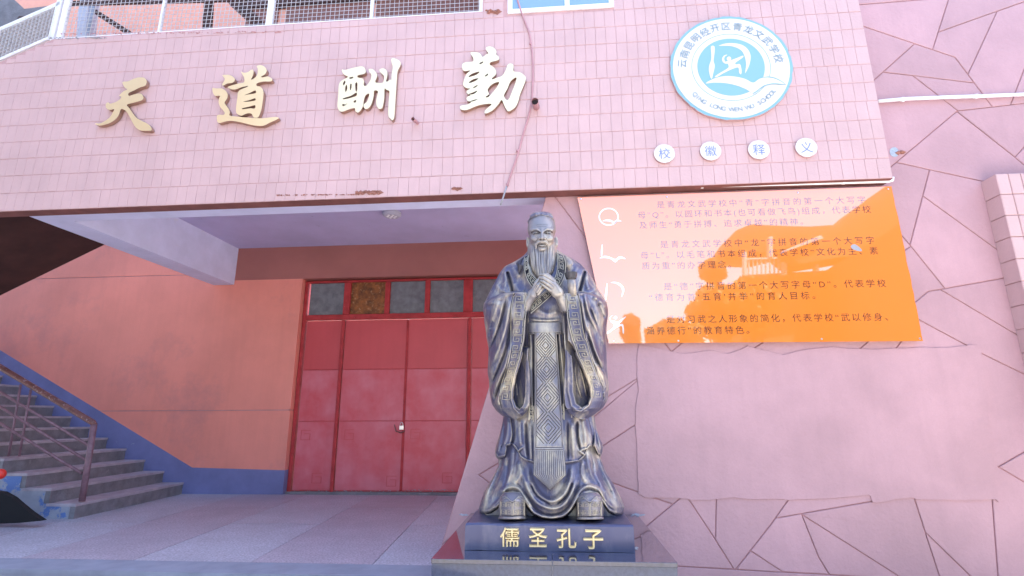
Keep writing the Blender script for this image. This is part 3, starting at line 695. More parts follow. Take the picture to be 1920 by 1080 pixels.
# ================================================================ pipes and cables
def pipe(name, label, px, c, r, m, clips=(), cat='pipe'):
    p = [onplane(x, y, c) for x, y in px]; t = thing(name, label, cat, p[0])
    q = MB(); q.tube(p, r, 10); q.build('pipe_run', M[m], t, smooth=True)
    for x, y in clips:
        a = onplane(x, y, c); q = MB(); q.tube([a-Dv*.012, a+Dv*.012], r*1.35, 10); q.build('clip', M[m], t)
    return t
pipe('drain_pipe', 'white plastic pipe running under the tiled facade above the orange panel', [(1042,357.5),(1250,354.5),(1450,351),(1668,347),(1675,345),(1676,339)], C_FAC+.06, .013, 'pvc', [(1098,357),(1318,353.5),(1583,348.5)])
pipe('wall_pipe', 'white plastic pipe crossing the scored wall at the upper right', [(1650,196.5),(1700,192.5),(1780,190),(1850,188.5),(1990,184)], CS-.03, .017, 'pvc', [(1696,193.5),(1833,189)])
cabp = catmull([(973,-8),(985,30),(996,60),(1001,90),(1003,130),(1001,180),(995,215),(984,250),(973,290),(962,320),(952,350)], 4)
t = thing('cable_conduit', 'pink painted thin conduit curving down the tiled wall beside the short pipe', 'cable', onplane(973, 0, C_FAC-.02))
q = MB(); q.tube([onplane(x, y, C_FAC-.012) for x, y in cabp], .0095, 8); q.build('conduit', M['pipe'], t, smooth=True)
q = MB(); q.tube([onplane(x, y, C_FAC-.014) for x, y in [(952,349),(946,367),(940,384)]], .008, 8); q.build('bare_end', M['mortar'], t, smooth=True)
for x, y in [(999,82),(973,283),(953,346)]:
    a = onplane(x, y, C_FAC-.012); q = MB(); q.tube([a-[0,0,.01], a+[0,0,.01]], .014, 8); q.build('clip', M['pipe'], t)
def stub(name, label, px, r, ln, base_px):
    a = onplane(*px, C_FAC-ln); b_ = onplane(*base_px, C_FAC)
    t = thing(name, label, 'pipe', b_)
    ax = (a-b_)/np.linalg.norm(a-b_)
    q = MB(); q.tube([b_, a], r, 20, cap=False); q.build('pipe_wall', M['pipe'], t, smooth=True)
    q = MB(); q.tube([a+ax*.0, a+ax*.001, a-ax*.0, b_], [r, r*.86, r*.82, r*.82], 20, cap=False); q.build('inner_bore', M['dark'], t, smooth=True)
    q = MB(); q.tube([a-ax*.04, a-ax*.041], r*.83, 20); q.build('bore_end', M['dark'], t)
stub('drain_spout', 'larger open pipe stub sticking out of the tiled wall beside the conduit', (1006,190), .034, .16, (1009,201))
stub('drain_spout', 'thin pipe stub poking out of the tiled wall below the third gold character', (777,221), .018, .12, (786,229))

# ================================================================ gold characters
def glyph(ox, oy, s, conts): return [[tuple(uv(ox+x/s, oy+y/s, C_FAC-.05)) for x, y in c] for c in conts]
tian = [[(330,190),(380,185),(440,160),(490,147),(540,152),(562,180),(560,210),(545,232),(500,245),(440,275),(388,300),(390,328),(440,312),(500,305),(525,325),(530,350),(515,370),(450,390),(370,412),(395,450),(420,490),(460,540),(520,575),(570,600),(600,630),(608,655),(600,668),(540,668),(490,660),(450,630),(420,580),(395,530),(365,480),(335,458),(310,458),(290,510),(260,550),(210,585),(150,605),(100,613),(60,600),(65,590),(110,590),(160,565),(205,530),(235,480),(245,455),(200,462),(170,445),(162,420),(170,395),(190,388),(205,400),(260,385),(300,360),(315,335),(298,328),(300,315),(340,280),(372,265),(350,245),(335,220)]]
dao = [[(1300,135),(1350,130),(1390,140),(1418,165),(1420,190),(1395,210),(1350,215),(1310,235),(1298,222),(1318,190),(1322,165)],
 [(1205,258),(1240,262),(1290,262),(1330,285),(1350,320),(1345,360),(1320,400),(1335,430),(1360,465),(1370,500),(1368,527),(1450,540),(1560,550),(1620,555),(1700,555),(1800,545),(1840,550),(1838,565),(1760,600),(1690,630),(1600,625),(1500,600),(1400,580),(1340,582),(1275,598),(1250,590),(1243,560),(1245,530),(1265,518),(1310,520),(1320,500),(1300,470),(1275,440),(1262,400),(1268,360),(1275,335),(1230,335),(1210,310),(1203,280)],
 [(1485,100),(1510,112),(1550,105),(1580,85),(1600,85),(1605,110),(1595,145),(1580,178),(1590,178),(1630,150),(1645,110),(1645,75),(1636,48),(1670,40),(1705,50),(1728,75),(1732,100),(1715,130),(1680,150),(1690,160),(1740,150),(1780,170),(1785,190),(1765,200),(1700,200),(1640,215),(1632,240),(1670,250),(1697,290),(1698,340),(1690,400),(1680,460),(1665,510),(1645,548),(1620,552),(1600,545),(1580,512),(1540,508),(1480,530),(1440,510),(1430,480),(1435,420),(1445,350),(1452,300),(1480,275),(1530,255),(1550,240),(1480,255),(1420,275),(1370,265),(1352,248),(1400,232),(1460,215),(1510,205),(1512,160),(1492,125)],
 [(1512,330),(1560,312),(1620,285),(1622,312),(1565,322)],[(1500,392),(1560,380),(1615,362),(1618,382),(1560,393)],[(1492,458),(1550,445),(1615,430),(1612,462),(1570,458),(1500,468)]]
chou = [[(115,215),(140,220),(200,205),(280,190),(308,205),(318,235),(305,255),(250,268),(250,285),(290,295),(303,320),(300,350),(318,360),(345,330),(362,295),(365,262),(350,240),(345,215),(375,215),(400,235),(415,265),(412,290),(398,325),(430,335),(465,330),(475,290),(470,270),(442,240),(437,218),(470,210),(498,230),(503,270),(492,318),(505,322),(525,305),(537,310),(540,260),(550,200),(540,160),(538,130),(560,123),(600,140),(618,165),(612,195),(590,240),(582,330),(575,420),(568,520),(560,620),(545,655),(525,640),(508,610),(512,500),(520,410),(495,395),(478,385),(475,460),(465,520),(455,550),(430,557),(410,530),(405,490),(415,440),(420,405),(390,400),(385,440),(370,500),(345,545),(315,557),(298,540),(300,515),(325,495),(340,460),(345,425),(315,440),(300,480),(292,530),(270,570),(245,587),(225,570),(220,548),(180,555),(120,577),(90,570),(73,530),(80,450),(85,360),(100,320),(130,300),(165,280),(135,262),(118,240)],
 [(178,286),(210,280),(205,292),(182,297)],[(122,335),(138,312),(143,325),(130,352)],[(140,375),(153,345),(158,380),(145,410)],[(184,345),(196,342),(192,385),(182,390)],[(228,338),(244,332),(243,395),(230,402)],[(125,462),(190,442),(235,415),(238,440),(205,455),(130,472)],[(116,512),(140,516),(160,505),(138,524),(118,530)],[(212,490),(232,478),(230,498),(215,500)]]
qin = [[(1217,85),(1240,77),(1290,85),(1310,105),(1320,120),(1350,100),(1370,88),(1355,65),(1352,40),(1385,30),(1420,45),(1440,75),(1437,100),(1460,120),(1458,145),(1430,155),(1392,165),(1380,182),(1395,195),(1420,215),(1435,245),(1430,275),(1402,300),(1405,312),(1440,300),(1490,280),(1520,230),(1535,190),(1560,178),(1585,195),(1585,245),(1640,255),(1685,290),(1688,320),(1670,370),(1640,440),(1620,510),(1590,560),(1540,588),(1520,570),(1500,530),(1480,490),(1450,530),(1400,580),(1350,603),(1333,598),(1345,570),(1395,523),(1300,530),(1240,550),(1180,573),(1135,570),(1122,550),(1135,535),(1190,525),(1222,502),(1195,498),(1180,480),(1190,458),(1215,448),(1195,438),(1180,420),(1190,402),(1215,392),(1180,385),(1155,365),(1152,340),(1170,290),(1185,260),(1215,235),(1170,240),(1148,225),(1145,185),(1170,165),(1230,160),(1242,148),(1238,125)],
 [(1560,330),(1608,297),(1600,345),(1570,420),(1535,492),(1500,455),(1530,395)],[(1362,400),(1400,355),(1460,335),(1440,380),(1400,430),(1365,465),(1342,462),(1372,440)],[(1295,172),(1325,158),(1320,172),(1297,182)],[(1200,285),(1235,260),(1292,246),(1270,270),(1210,290)],[(1203,335),(1240,310),(1285,303),(1250,328),(1208,342)],[(1338,282),(1366,262),(1362,278),(1342,288)],[(1190,440),(1230,425),(1275,408),(1240,438)],[(1210,499),(1240,488),(1280,480),(1235,500)],[(1232,388),(1250,372),(1280,358),(1262,378)]]
lab = ['gold metal character 天, leftmost of the four on the tiled wall', 'gold metal character 道, second of four on the tiled wall',
       'gold metal character 酬, third on the tiled wall above the thin stub pipe', 'gold metal character 勤, rightmost of the four beside the conduit']
for (g_, ox, oy, s, lb) in ((tian,170,110,5.189,lab[0]),(dao,170,110,5.189,lab[1]),(chou,620,80,4.571,lab[2]),(qin,620,80,4.571,lab[3])):
    cts = glyph(ox, oy, s, g_)
    bs = L(*np.mean(cts[0], 0), C_FAC)
    o = plate('gold_character', cts, .042, C_FAC-.008, M['gold'], smooth=3, side=M['goldside'], base=bs)
    o['label'] = lb; o['category'] = 'sign letter'; o['group'] = 'gold characters on the tiled wall'

# ================================================================ round emblem
ec = (uv(1259,130,C_FAC-.03)+uv(1491,130,C_FAC-.03))/2; ez = float((uv(1375,36,C_FAC-.03)[1]+uv(1375,229,C_FAC-.03)[1])/2); eu = float(ec[0])
ER = float((uv(1491,130,C_FAC-.03)[0]-uv(1259,130,C_FAC-.03)[0]))/2
em = thing('school_emblem', 'large round white school emblem with pale blue rim and martial figure', 'emblem', L(eu, ez, C_FAC))
def ring_pts(r, n=72, jit=0): return [(eu+(r+(random.uniform(-jit, 0) if jit else 0))*math.cos(2*math.pi*k/n), ez+(r+(random.uniform(-jit, 0) if jit else 0))*math.sin(2*math.pi*k/n)) for k in range(n)]
CE0 = C_FAC-.004
plate('rim', [ring_pts(ER, 90, .012)], .03, CE0, M['emb'], em, smooth=1, side=M['joint'])
plate('disc', [ring_pts(ER*.945)], .003, CE0-.0302, M['emw'], em, smooth=1)
plate('inner_disc', [ring_pts(ER*.545)], .002, CE0-.0335, M['emb'], em, smooth=1)
plate('thin_ring', [ring_pts(ER*.64), ring_pts(ER*.632)], .002, CE0-.0335, M['emb'], em, smooth=1)
# the marks, traced in the zoomed picture (scale 4.908, origin 1240,20)
def ez_(pts, s=4.908, ox=1240, oy=20, c=C_FAC-.04): return [tuple(uv(ox+x/s, oy+y/s, c)) for x, y in pts]
CX = CE0-.0358
def mark(nm, pts, m='emw', sm=3, cc_=CX, th=.002): return plate(nm, [ez_(pts)] if not isinstance(pts[0], list) else [ez_(p) for p in pts], th, cc_, M[m], em, smooth=sm)
mark('brush_mark', [(478,348),(510,350),(508,420),(500,480),(510,520),(505,560),(492,610),(486,640),(474,640),(462,600),(456,555),(462,515),(478,470),(480,420)])
mark('arc_mark', [(550,342),(610,322),(690,320),(760,335),(810,370),(838,420),(840,470),(825,530),(795,590),(790,580),(800,520),(790,450),(760,390),(700,355),(630,342)])
mark('figure_mark', [(510,625),(560,590),(635,545),(632,510),(610,490),(645,480),(690,465),(730,450),(770,435),(772,448),(735,475),(700,500),(705,515),(740,512),(752,540),(757,590),(748,606),(735,590),(728,545),(690,550),(640,570),(580,600),(530,628)])
mark('head_mark', [(642+20*math.cos(a), 462+20*math.sin(a)) for a in np.linspace(0, 6.1, 14)])
mark('crescent_mark', [(628,425),(600,430),(580,455),(582,485),(605,505),(630,505),(608,490),(598,465),(605,442)])
mark('book_mark', [(425,686),(500,645),(600,622),(700,628),(790,650),(862,685),(920,650),(1000,633),(1060,645),(1120,675),(1168,708),(1110,700),(1040,695),(960,715),(900,760),(865,785),(800,745),(700,705),(600,685),(500,680)])
mark('book_line', [(862,780),(900,755),(960,712),(1040,692),(1110,697),(1168,706),(1110,705),(1040,700),(960,720),(905,762),(866,788)], 'emb', 2, CX-.0025, .001)
mark('book_line', [(940,640),(1000,630),(1060,640),(1120,670),(1170,708),(1118,676),(1058,648),(1000,638)], 'emb', 2, CX-.0025, .001)
def arc_text(s, r, a0, a1, h, m, nm, flip=False, bold=0):
    for i, ch_ in enumerate(s):
        if ch_ == ' ': continue
        a = a0+(a1-a0)*i/(len(s)-1); V, F = text_mesh(ch_, 1, bold); V[:, 2] = 0
        V[:, :2] -= (V[:, :2].min(0)+V[:, :2].max(0))/2; V[:, :2] *= h
        rot = a-math.pi/2 if not flip else a+math.pi/2
        x, y = V[:, 0].copy(), V[:, 1].copy(); V[:, 0] = eu+r*math.cos(a)+x*math.cos(rot)-y*math.sin(rot); V[:, 1] = ez+r*math.sin(a)+x*math.sin(rot)+y*math.cos(rot)
        mk(nm, to_world(V, CX-.001), F, M[m], em)
arc_text('云南昆明经开区青龙文武学校', ER*.79, math.radians(172), math.radians(8), .10, 'emt', 'ring_character', False, .008)
arc_text('QING LONG WEN WU SCHOOL', ER*.80, math.radians(218), math.radians(322), .064, 'emt', 'ring_letter', True, .010)

# four round signs
for ch_, x, y, lb in (('校',1248,291,'leftmost, beneath the emblem, bearing 校'),('徽',1334.5,287,'second from left, bearing 徽'),('释',1425,285.5,'third from left, bearing 释'),('义',1514,282,'rightmost, chipped, bearing 义')):
    u, v = uv(x, y, C_FAC-.02); r_ = .1
    t = thing('round_sign', 'small white round sign '+lb, 'sign', L(u, v, C_FAC), 'round signs below the emblem')
    plate('disc', [[(u+(r_-random.uniform(0, .003))*math.cos(a), v+(r_-random.uniform(0, .004))*math.sin(a)) for a in np.linspace(0, 2*math.pi, 33)[:-1]]], .022, C_FAC-.003, M['emw'], t, smooth=1, side=M['joint'])
    text_fit('character', ch_, u-.055, u+.055, v-.055, v+.055, C_FAC-.0265, M['sgt'], t)

# ================================================================ orange information panel
CPn = CS-.045
cor = [uv(x, y, CPn) for x, y in ((1084,372),(1672,357),(1728,647),(1140,646))]
pu0 = float((cor[0][0]+cor[3][0])/2); pu1 = float((cor[1][0]+cor[2][0])/2); pv1 = float((cor[0][1]+cor[1][1])/2); pv0 = float((cor[2][1]+cor[3][1])/2)
# left edge: follow the measured corners
pn = thing('information_panel', 'large glossy orange panel with printed Chinese text on the pink wall', 'sign', L((pu0+pu1)/2, pv0, CPn))
ring_ = [tuple(c) for c in (cor[3], cor[2], cor[1], cor[0])]
pt = []
for i in range(4):
    a, b_ = np.array(ring_[i]), np.array(ring_[(i+1) % 4])
    for k in range(24 if i % 2 else 1):
        p = a+(b_-a)*k/24 if i % 2 else a
        if i == 1 and 0 < k: p = p+[random.gauss(0, .0025), 0]
        pt.append(tuple(p))
bd = plate('board', [pt], .012, CPn, M['orange'], pn, smooth=1)
CT = CPn-.0125
lines = [("是青龙文武学校中“青”字拼音的第一个大写字",1233,386,1645,379.7),("母”Q”。以圆环和书本(也可看做飞鸟)组成，代表学校",1197.6,405,1649.5,397.7),("及师生“勇于拼搏、追求卓越”的精神。",1200,424,1519,419.7),
 ("是青龙文武学校中“龙”字拼音的第一个大写字",1239,460.4,1661,456),("母”L\"。以毛笔和书本组成，代表学校“文化为主、素",1202,480.6,1665,475.6),("质为重”的办学理念。",1204,500.4,1377.5,499),
 ("是“德”字拼音的第一个大写字母“D”。代表学校",1244.7,539.4,1678.6,537),("“德育为首‘五育’并举”的育人目标。",1217,559.6,1540,558.5),("是对习武之人形象的简化，代表学校“武以修身、",1249,601,1682,600),("涵养德行”的教育特色。",1211,622,1412,622)]
for s_, x0, y0, x1, y1 in lines:
    a, b_ = uv(x0, y0, CT), uv(x1, y1, CT); H_ = .078
    text_fit('text_line', s_, float(a[0]), float(b_[0]), float(a[1])-.032, 0, CT, M['text'], pn, bold=0, ex=0, slope=float((b_[1]-a[1])/(b_[0]-a[0])), spaced=True, h=H_)
def pm(nm, conts, s=3.859, ox=1080, oy=360, sm=3): plate(nm, [[tuple(uv(ox+x/s, oy+y/s, CT)) for x, y in c] for c in conts], .001, CT+.0002, M['wsym'], pn, smooth=sm)
qc = (241, 186)
pm('symbol_ring', [[(qc[0]+r*1.12*math.cos(a), qc[1]+r*math.sin(a)) for a in np.linspace(0, 2*math.pi, 31)[:-1]] for r in (65, 56)])
pm('symbol_bird', [[(196,216),(225,205),(255,208),(278,220),(300,206),(318,210),(333,220),(305,222),(285,238),(255,222),(225,218)]])
pm('symbol_brush', [[(190,388),(196,390),(196,430),(190,470),(183,465),(183,430)]])
pm('symbol_bird', [[(172,485),(205,468),(245,475),(285,492),(310,475),(335,475),(362,492),(330,490),(308,498),(286,516),(250,492),(210,484)]])
pm('symbol_brush', [[(222,668),(228,670),(228,710),(220,780),(213,790),(208,760),(213,720)]])
pm('symbol_arc', [[(250,662),(280,657),(320,668),(345,695),(347,730),(332,765),(328,762),(334,725),(322,695),(290,672)]])
pm('symbol_figure', [[(222,1020),(262,990),(270,965),(245,945),(268,935),(300,945),(330,925),(358,908),(355,918),(325,945),(310,965),(335,962),(343,990),(343,1030),(334,1025),(330,980),(300,985),(260,1010),(226,1034)]])
pm('symbol_head', [[(284+13*math.cos(a), 916+13*math.sin(a)) for a in np.linspace(0, 6, 12)]])
pm('symbol_crescent', [[(268,898),(248,905),(238,922),(246,940),(262,944),(248,925),(254,908)]])
for x, y in ((1091,374),(1252,372),(1498,366),(1667,361),(1271,642),(1540,641),(1724,642),(1150,641)):
    a = L(*uv(x, y, CT), CT); q = MB(); q.tube([a, a-N*.004], [.009,.006], 10); q.build('screw', M['steel'], pn)
q = MB(); q.prism(catmull([L(*uv(x, y, CT), CT-.002) for x, y in [(1596,467),(1603,464),(1612,470),(1617,477),(1606,476),(1598,472)]], 2, True), N*.0018); q.build('worn_patch', M['mortar'], pn)
# ================================================================ plinth and statue base
sz = float(onplane(1030, 964, CS-.03)[2])
fl_, fr_ = onz(803, 1047, sz), onz(1265, 1057.5, sz); cSF = float((fl_@N+fr_@N)/2)
su0, su1 = float(fl_@Dv), float(fr_@Dv)
ped = thing('granite_plinth', 'polished dark granite plinth carrying the bronze statue in front of the pink wall', 'plinth', L((su0+su1)/2, 0, (cSF+CS)/2))
seam = float(onz(1031, 1054, sz)@Dv)
for a, b_ in ((su0, seam-.0015), (seam+.0015, su1)):
    q = MB(); q.box(a, b_, 0, sz-.026, cSF+.02, CS-.02); q.build('side_slab', M['granf'], ped)
    q = MB(); q.chamf(a, b_, sz-.025, sz-.0, cSF, cSF+.16, .002); q.build('edge_slab', M['granite'], ped)
q = MB(); q.box(su0+.0, su1-.0, sz-.025, sz-.001, cSF+.163, CS-.021); q.build('top_slab', M['granite'], ped)
q = MB(); q.box(su0-.001, su1+.001, sz-.027, sz-.003, cSF+.1605, cSF+.1625); q.build('seam', M['mortar'], ped)
q = MB(); q.box(seam-.001, seam+.001, 0, sz-.001, cSF+.001, cSF+.02); q.build('seam', M['mortar'], ped)
for (x, y, w_, h_) in ((1192, 968, 24, 5), (1180, 1031, 26, 5), (866, 965, 14, 2)):
    q = MB()
    for k in range(26):
        p = onz(x+random.uniform(-w_/2, w_/2), y+random.uniform(-h_/2, h_/2), sz); s = random.uniform(.004, .013)
        dirs = [np.array(d)*s*random.uniform(.6, 1.2) for d in ((1.6,0,0),(-1.6,0,0),(0,1.6,0),(0,-1.6,0),(0,0,.7),(0,0,-.3))]
        q.add([p+d for d in dirs], [[0,2,4],[2,1,4],[1,3,4],[3,0,4],[2,0,5],[1,2,5],[3,1,5],[0,3,5]])
    q.build('mortar_lump', M['mortar'], ped)
bl, br = onz(868, 1029, sz), onz(1187, 1040, sz); cBF = float((bl@N+br@N)/2); bu0, bu1 = float(bl@Dv), float(br@Dv)
bz = float(uv(1028, 983, cBF)[1])
CST = cBF+.40                                        # plane through the statue's axis
stt = thing('bronze_statue', 'dark bronze statue of a robed bearded sage with clasped hands on the granite plinth', 'statue', L((bu0+bu1)/2, sz, CST))
def rbox(u0, u1, v0, v1, c0, c1, b, name, m, par):
    P8 = MB(); nseg = 14
    V = []; F = []
    rings = [(0, v0, 0), (0, v1-b, 0), (b*.4, v1-b*.3, 0), (b*1.1, v1, 0)]
    for ins, v, _ in rings:
        for (ua, ca, ub, cb_) in ((u0+ins, c0+ins, u1-ins, c0+ins), (u1-ins, c0+ins, u1-ins, c1-ins), (u1-ins, c1-ins, u0+ins, c1-ins), (u0+ins, c1-ins, u0+ins, c0+ins)):
            for k in range(nseg):
                t = k/nseg; V.append(L(ua+(ub-ua)*t+random.gauss(0, .0012), v+random.gauss(0, .0012), ca+(cb_-ca)*t+random.gauss(0, .0012)))
    n_ = nseg*4
    for r in range(len(rings)-1):
        for k in range(n_): F.append([r*n_+k, r*n_+(k+1) % n_, (r+1)*n_+(k+1) % n_, (r+1)*n_+k])
    F.append([3*n_+k for k in range(n_)])
    return mk(name, V, F, m, par)
blk = rbox(bu0, bu1, sz, bz, cBF, CS-.10, .012, 'base_block', M['bblock'], stt)
for ch_, x0, x1, y0, y1 in (('儒',933,970,989,1024),('圣',986.6,1022,990,1025),('孔',1039,1076,992,1027.5),('子',1089.5,1126,994,1030)):
    a = uv(x0, y1, cBF-.004); b_ = uv(x1, y0, cBF-.004)
    text_fit('base_character', ch_, float(a[0]), float(b_[0]), float(a[1]), float(b_[1]), cBF-.004, M['goldch'], stt, bold=.02, ex=.003)

# ---- lofted relief surfaces; all coordinates in picture pixels, depth in pixel units of the statue plane
KPX = CST/FPX
def SP(x, y, t): return onplane(x, y, CST-np.asarray(t)*KPX)
def pdist(X, Y, pts):
    d = np.full(X.shape, 1e9); s_ = np.zeros(X.shape); pts = np.array(pts, float)
    seg = np.linalg.norm(np.diff(pts, axis=0), axis=1); tot = seg.sum(); acc = 0
    for a, b_, l in zip(pts[:-1], pts[1:], seg):
        ab = b_-a; t = np.clip(((X-a[0])*ab[0]+(Y-a[1])*ab[1])/(ab@ab+1e-9), 0, 1)
        dd = np.hypot(X-a[0]-t*ab[0], Y-a[1]-t*ab[1]); m_ = dd < d; d[m_] = dd[m_]; s_[m_] = (acc+t*l)[m_]/tot; acc += l
    return d, s_
def relief(X, Y, strokes):
    Z = np.zeros(X.shape)
    for st_ in strokes:
        pts, w_, h = st_[:3]; tap = st_[3] if len(st_) > 3 else 1
        d, s_ = pdist(X, Y, catmull(pts, 3) if len(pts) > 2 else pts)
        f = np.exp(-(d/w_)**2)
        if tap: f *= np.clip(np.minimum(s_, 1-s_)*6+.15, 0, 1)
        Z += h*f
    return Z
def pin(X, Y, poly):                              # signed distance, positive inside
    d, _ = pdist(X, Y, list(poly)+[poly[0]])
    ins = np.zeros(X.shape, bool); n_ = len(poly); j = n_-1
    for i in range(n_):
        xi, yi = poly[i]; xj, yj = poly[j]
        c_ = ((yi > Y) != (yj > Y)) & (X < (xj-xi)*(Y-yi)/(yj-yi+1e-12)+xi); ins ^= c_; j = i
    return np.where(ins, d, -d)
def loft(name, left, right, depth, back, m, par, dy=1.0, dx=1.0, win=6, ysm=2, capt=True):
    left = np.array(left, float); right = np.array(right, float)
    y0, y1 = max(left[0, 1], right[0, 1]), min(left[-1, 1], right[-1, 1])
    ys = np.arange(y0, y1+1e-6, dy)
    xl, xr = np.interp(ys, left[:, 1], left[:, 0]), np.interp(ys, right[:, 1], right[:, 0])
    if ysm:
        k = np.exp(-np.linspace(-2, 2, 2*max(1, int(2*ysm/dy))+1)**2); k /= k.sum(); p_ = len(k)//2
        sm_ = lambda a: np.convolve(np.concatenate([2*a[0]-a[1:p_+1][::-1], a, 2*a[-1]-a[-p_-1:-1][::-1]]), k, 'valid')
        xl, xr = sm_(xl), sm_(xr)
    nf = int(max(xr-xl)/dx)+8
    phi = np.linspace(-math.pi/2, math.pi/2, nf); u = .55*np.sin(phi)+.45*phi/(math.pi/2)
    U, Yg = np.meshgrid(u, ys); xc, hw = (xl+xr)/2, (xr-xl)/2
    X = xc[:, None]+U*hw[:, None]
    wn = np.clip((1-np.abs(U))*hw[:, None]/win, 0, 1); wn = wn*wn*(3-2*wn)
    T = depth(X, Yg, U, wn)
    nb = 14; ub = np.cos(np.linspace(0, math.pi, nb+2)[1:-1]); Ub, Yb = np.meshgrid(ub, ys)
    Xb = xc[:, None]+Ub*hw[:, None]
    bk = back(ys) if callable(back) else np.full(len(ys), back)
    tl, tr = T[:, 0], T[:, -1]
    base_t = tr[:, None]*(Ub+1)/2+tl[:, None]*(1-Ub)/2
    Tb = np.minimum(base_t, base_t*0+base_t)-np.sqrt(1-Ub**2)*(bk[:, None]+0*Ub)
    Vf = SP(X, Yg, T)
    # back half: keep the width of the statue plane
    Vb = SP(Xb, Yb, base_t); Vb = Vb+N*(base_t-Tb)[..., None]*KPX
    V = np.concatenate([Vf, Vb], 1); nc = V.shape[1]; nr = V.shape[0]
    idx = np.arange(nr*nc).reshape(nr, nc); a = idx[:-1]; b_ = idx[1:]
    F = np.stack([a, np.roll(a, -1, 1), np.roll(b_, -1, 1), b_], -1).reshape(-1, 4)[:, ::-1]
    V = V.reshape(-1, 3)-ORG[stt.name]
    me = bpy.data.meshes.new(name); F = F.tolist()
    if capt: F += [idx[0].tolist(), idx[-1][::-1].tolist()]
    me.from_pydata(V.tolist(), [], F); me.materials.append(m); me.polygons.foreach_set('use_smooth', [True]*len(me.polygons)); me.update()
    o = bpy.data.objects.new(name, me); link(o, par); ORG[o.name] = ORG[stt.name]; return o
rd = lambda U, p=2: np.sqrt(np.clip(1-np.abs(U)**p, 0, 1))
def lerp(y, ys, vs): return np.interp(y, ys, vs)
def swell(X, Y, sx, sy, ph, a): return a*np.sin(X/sx+ph+Y/sy)

# --- lower skirt
shoeL, shoeR = 957, 1102
def hemline(x):
    return np.interp(x, [893,899,907,916,926,933,938,944,957,970,977,983,989,997,1012,1030,1050,1058,1066,1073,1080,1090,1102,1115,1124,1130,1138,1148,1158,1166],
                        [950,960,961,959,953,946,936,929,926,929,937,946,955,964,971,973.5,971,966,958,948,937,929,926,930,939,948,960,965,966,957])
def skirt_d(X, Y, U, wn):
    B = lerp(Y, [770,840,900,930,965,976], [38,46,60,70,80,82])
    T = B*rd(U, 2.3)
    r = relief(X, Y, [([(985,868),(988,900),(1000,925),(1015,938),(1029,941),(1045,936),(1058,922),(1068,895),(1070,870)],6,5),
        ([(975,880),(985,915),(1002,942),(1029,954),(1052,948),(1068,925),(1078,895)],4,4.5),
        ([(966,905),(985,932),(1005,958),(1030,966),(1055,958),(1072,935),(1084,905)],3.2,-4),
        ([(990,905),(1003,930),(1029,947)],2.5,-4), ([(1070,905),(1060,930),(1040,946)],2.5,-4),
        ([(960,835),(955,880),(945,905),(925,930)],6,5), ([(1098,845),(1103,880),(1118,905),(1140,935)],6,5),
        ([(940,850),(930,890),(912,930)],4,-4), ([(1113,850),(1125,890),(1148,935)],4,-4),
        ([(945,915),(935,935),(915,955)],3,3),([(1118,915),(1132,940),(1150,958)],3,3),
        ([(930,865),(918,900),(903,940)],4,3),([(1123,865),(1136,900),(1157,945)],4,3),
        ([(932,930),(944,917),(958,913),(972,918),(984,936),(998,956)],4.5,5),([(1063,955),(1078,930),(1090,917),(1102,913),(1118,920),(1130,938)],4.5,5),
        ([(950,860),(948,890),(940,915)],3,-3),([(1108,865),(1110,890),(1122,915)],3,-3),([(970,865),(972,890),(960,908)],4,3),([(1090,865),(1088,890),(1098,908)],4,3)])
    hl = hemline(X); below = np.clip((Y-hl)/2.2, 0, 1)
    T = T+1.35*r*np.clip(wn+.1, 0, 1)-below*np.clip(T-30, 0, 60)
    edge = np.exp(-((Y-hl+3)/2.6)**2)*2.5
    return T+edge*wn*(1-below)
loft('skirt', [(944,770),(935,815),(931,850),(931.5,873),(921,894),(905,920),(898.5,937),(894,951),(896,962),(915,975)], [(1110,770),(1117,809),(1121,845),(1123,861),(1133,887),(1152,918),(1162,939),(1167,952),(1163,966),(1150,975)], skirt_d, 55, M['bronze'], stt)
# --- shoes
def shoe(cx, y0, y1, par):
    hw = 26
    def d(X, Y, U, wn):
        return 62+34*rd(U, 2.6)*np.clip((Y-y0+14)/24, 0, 1)**.5+relief(X, Y, [([(cx-27,y1-5),(cx+27,y1-5)],1.3,-2,0),([(cx-25,y0+8),(cx-14,y0+1),(cx,y0+12),(cx+13,y0+1),(cx+25,y0+8)],1.1,1.6,0)])*wn
    return loft('shoe', [(cx-16,y0-6),(cx-23,y0+3),(cx-25.5,y0+14),(cx-25.5,y1-4),(cx-26.5,y1-2),(cx-26.5,y1+1)], [(cx+16,y0-6),(cx+23,y0+3),(cx+25,y0+14),(cx+25.5,y1-4),(cx+26.5,y1-2),(cx+26.5,y1+1)], d, 12, M['bronze2'], par, dy=.7, dx=.7, win=3, ysm=1)
shoe(957, 929, 972.5, stt); shoe(1102, 931, 975, stt)
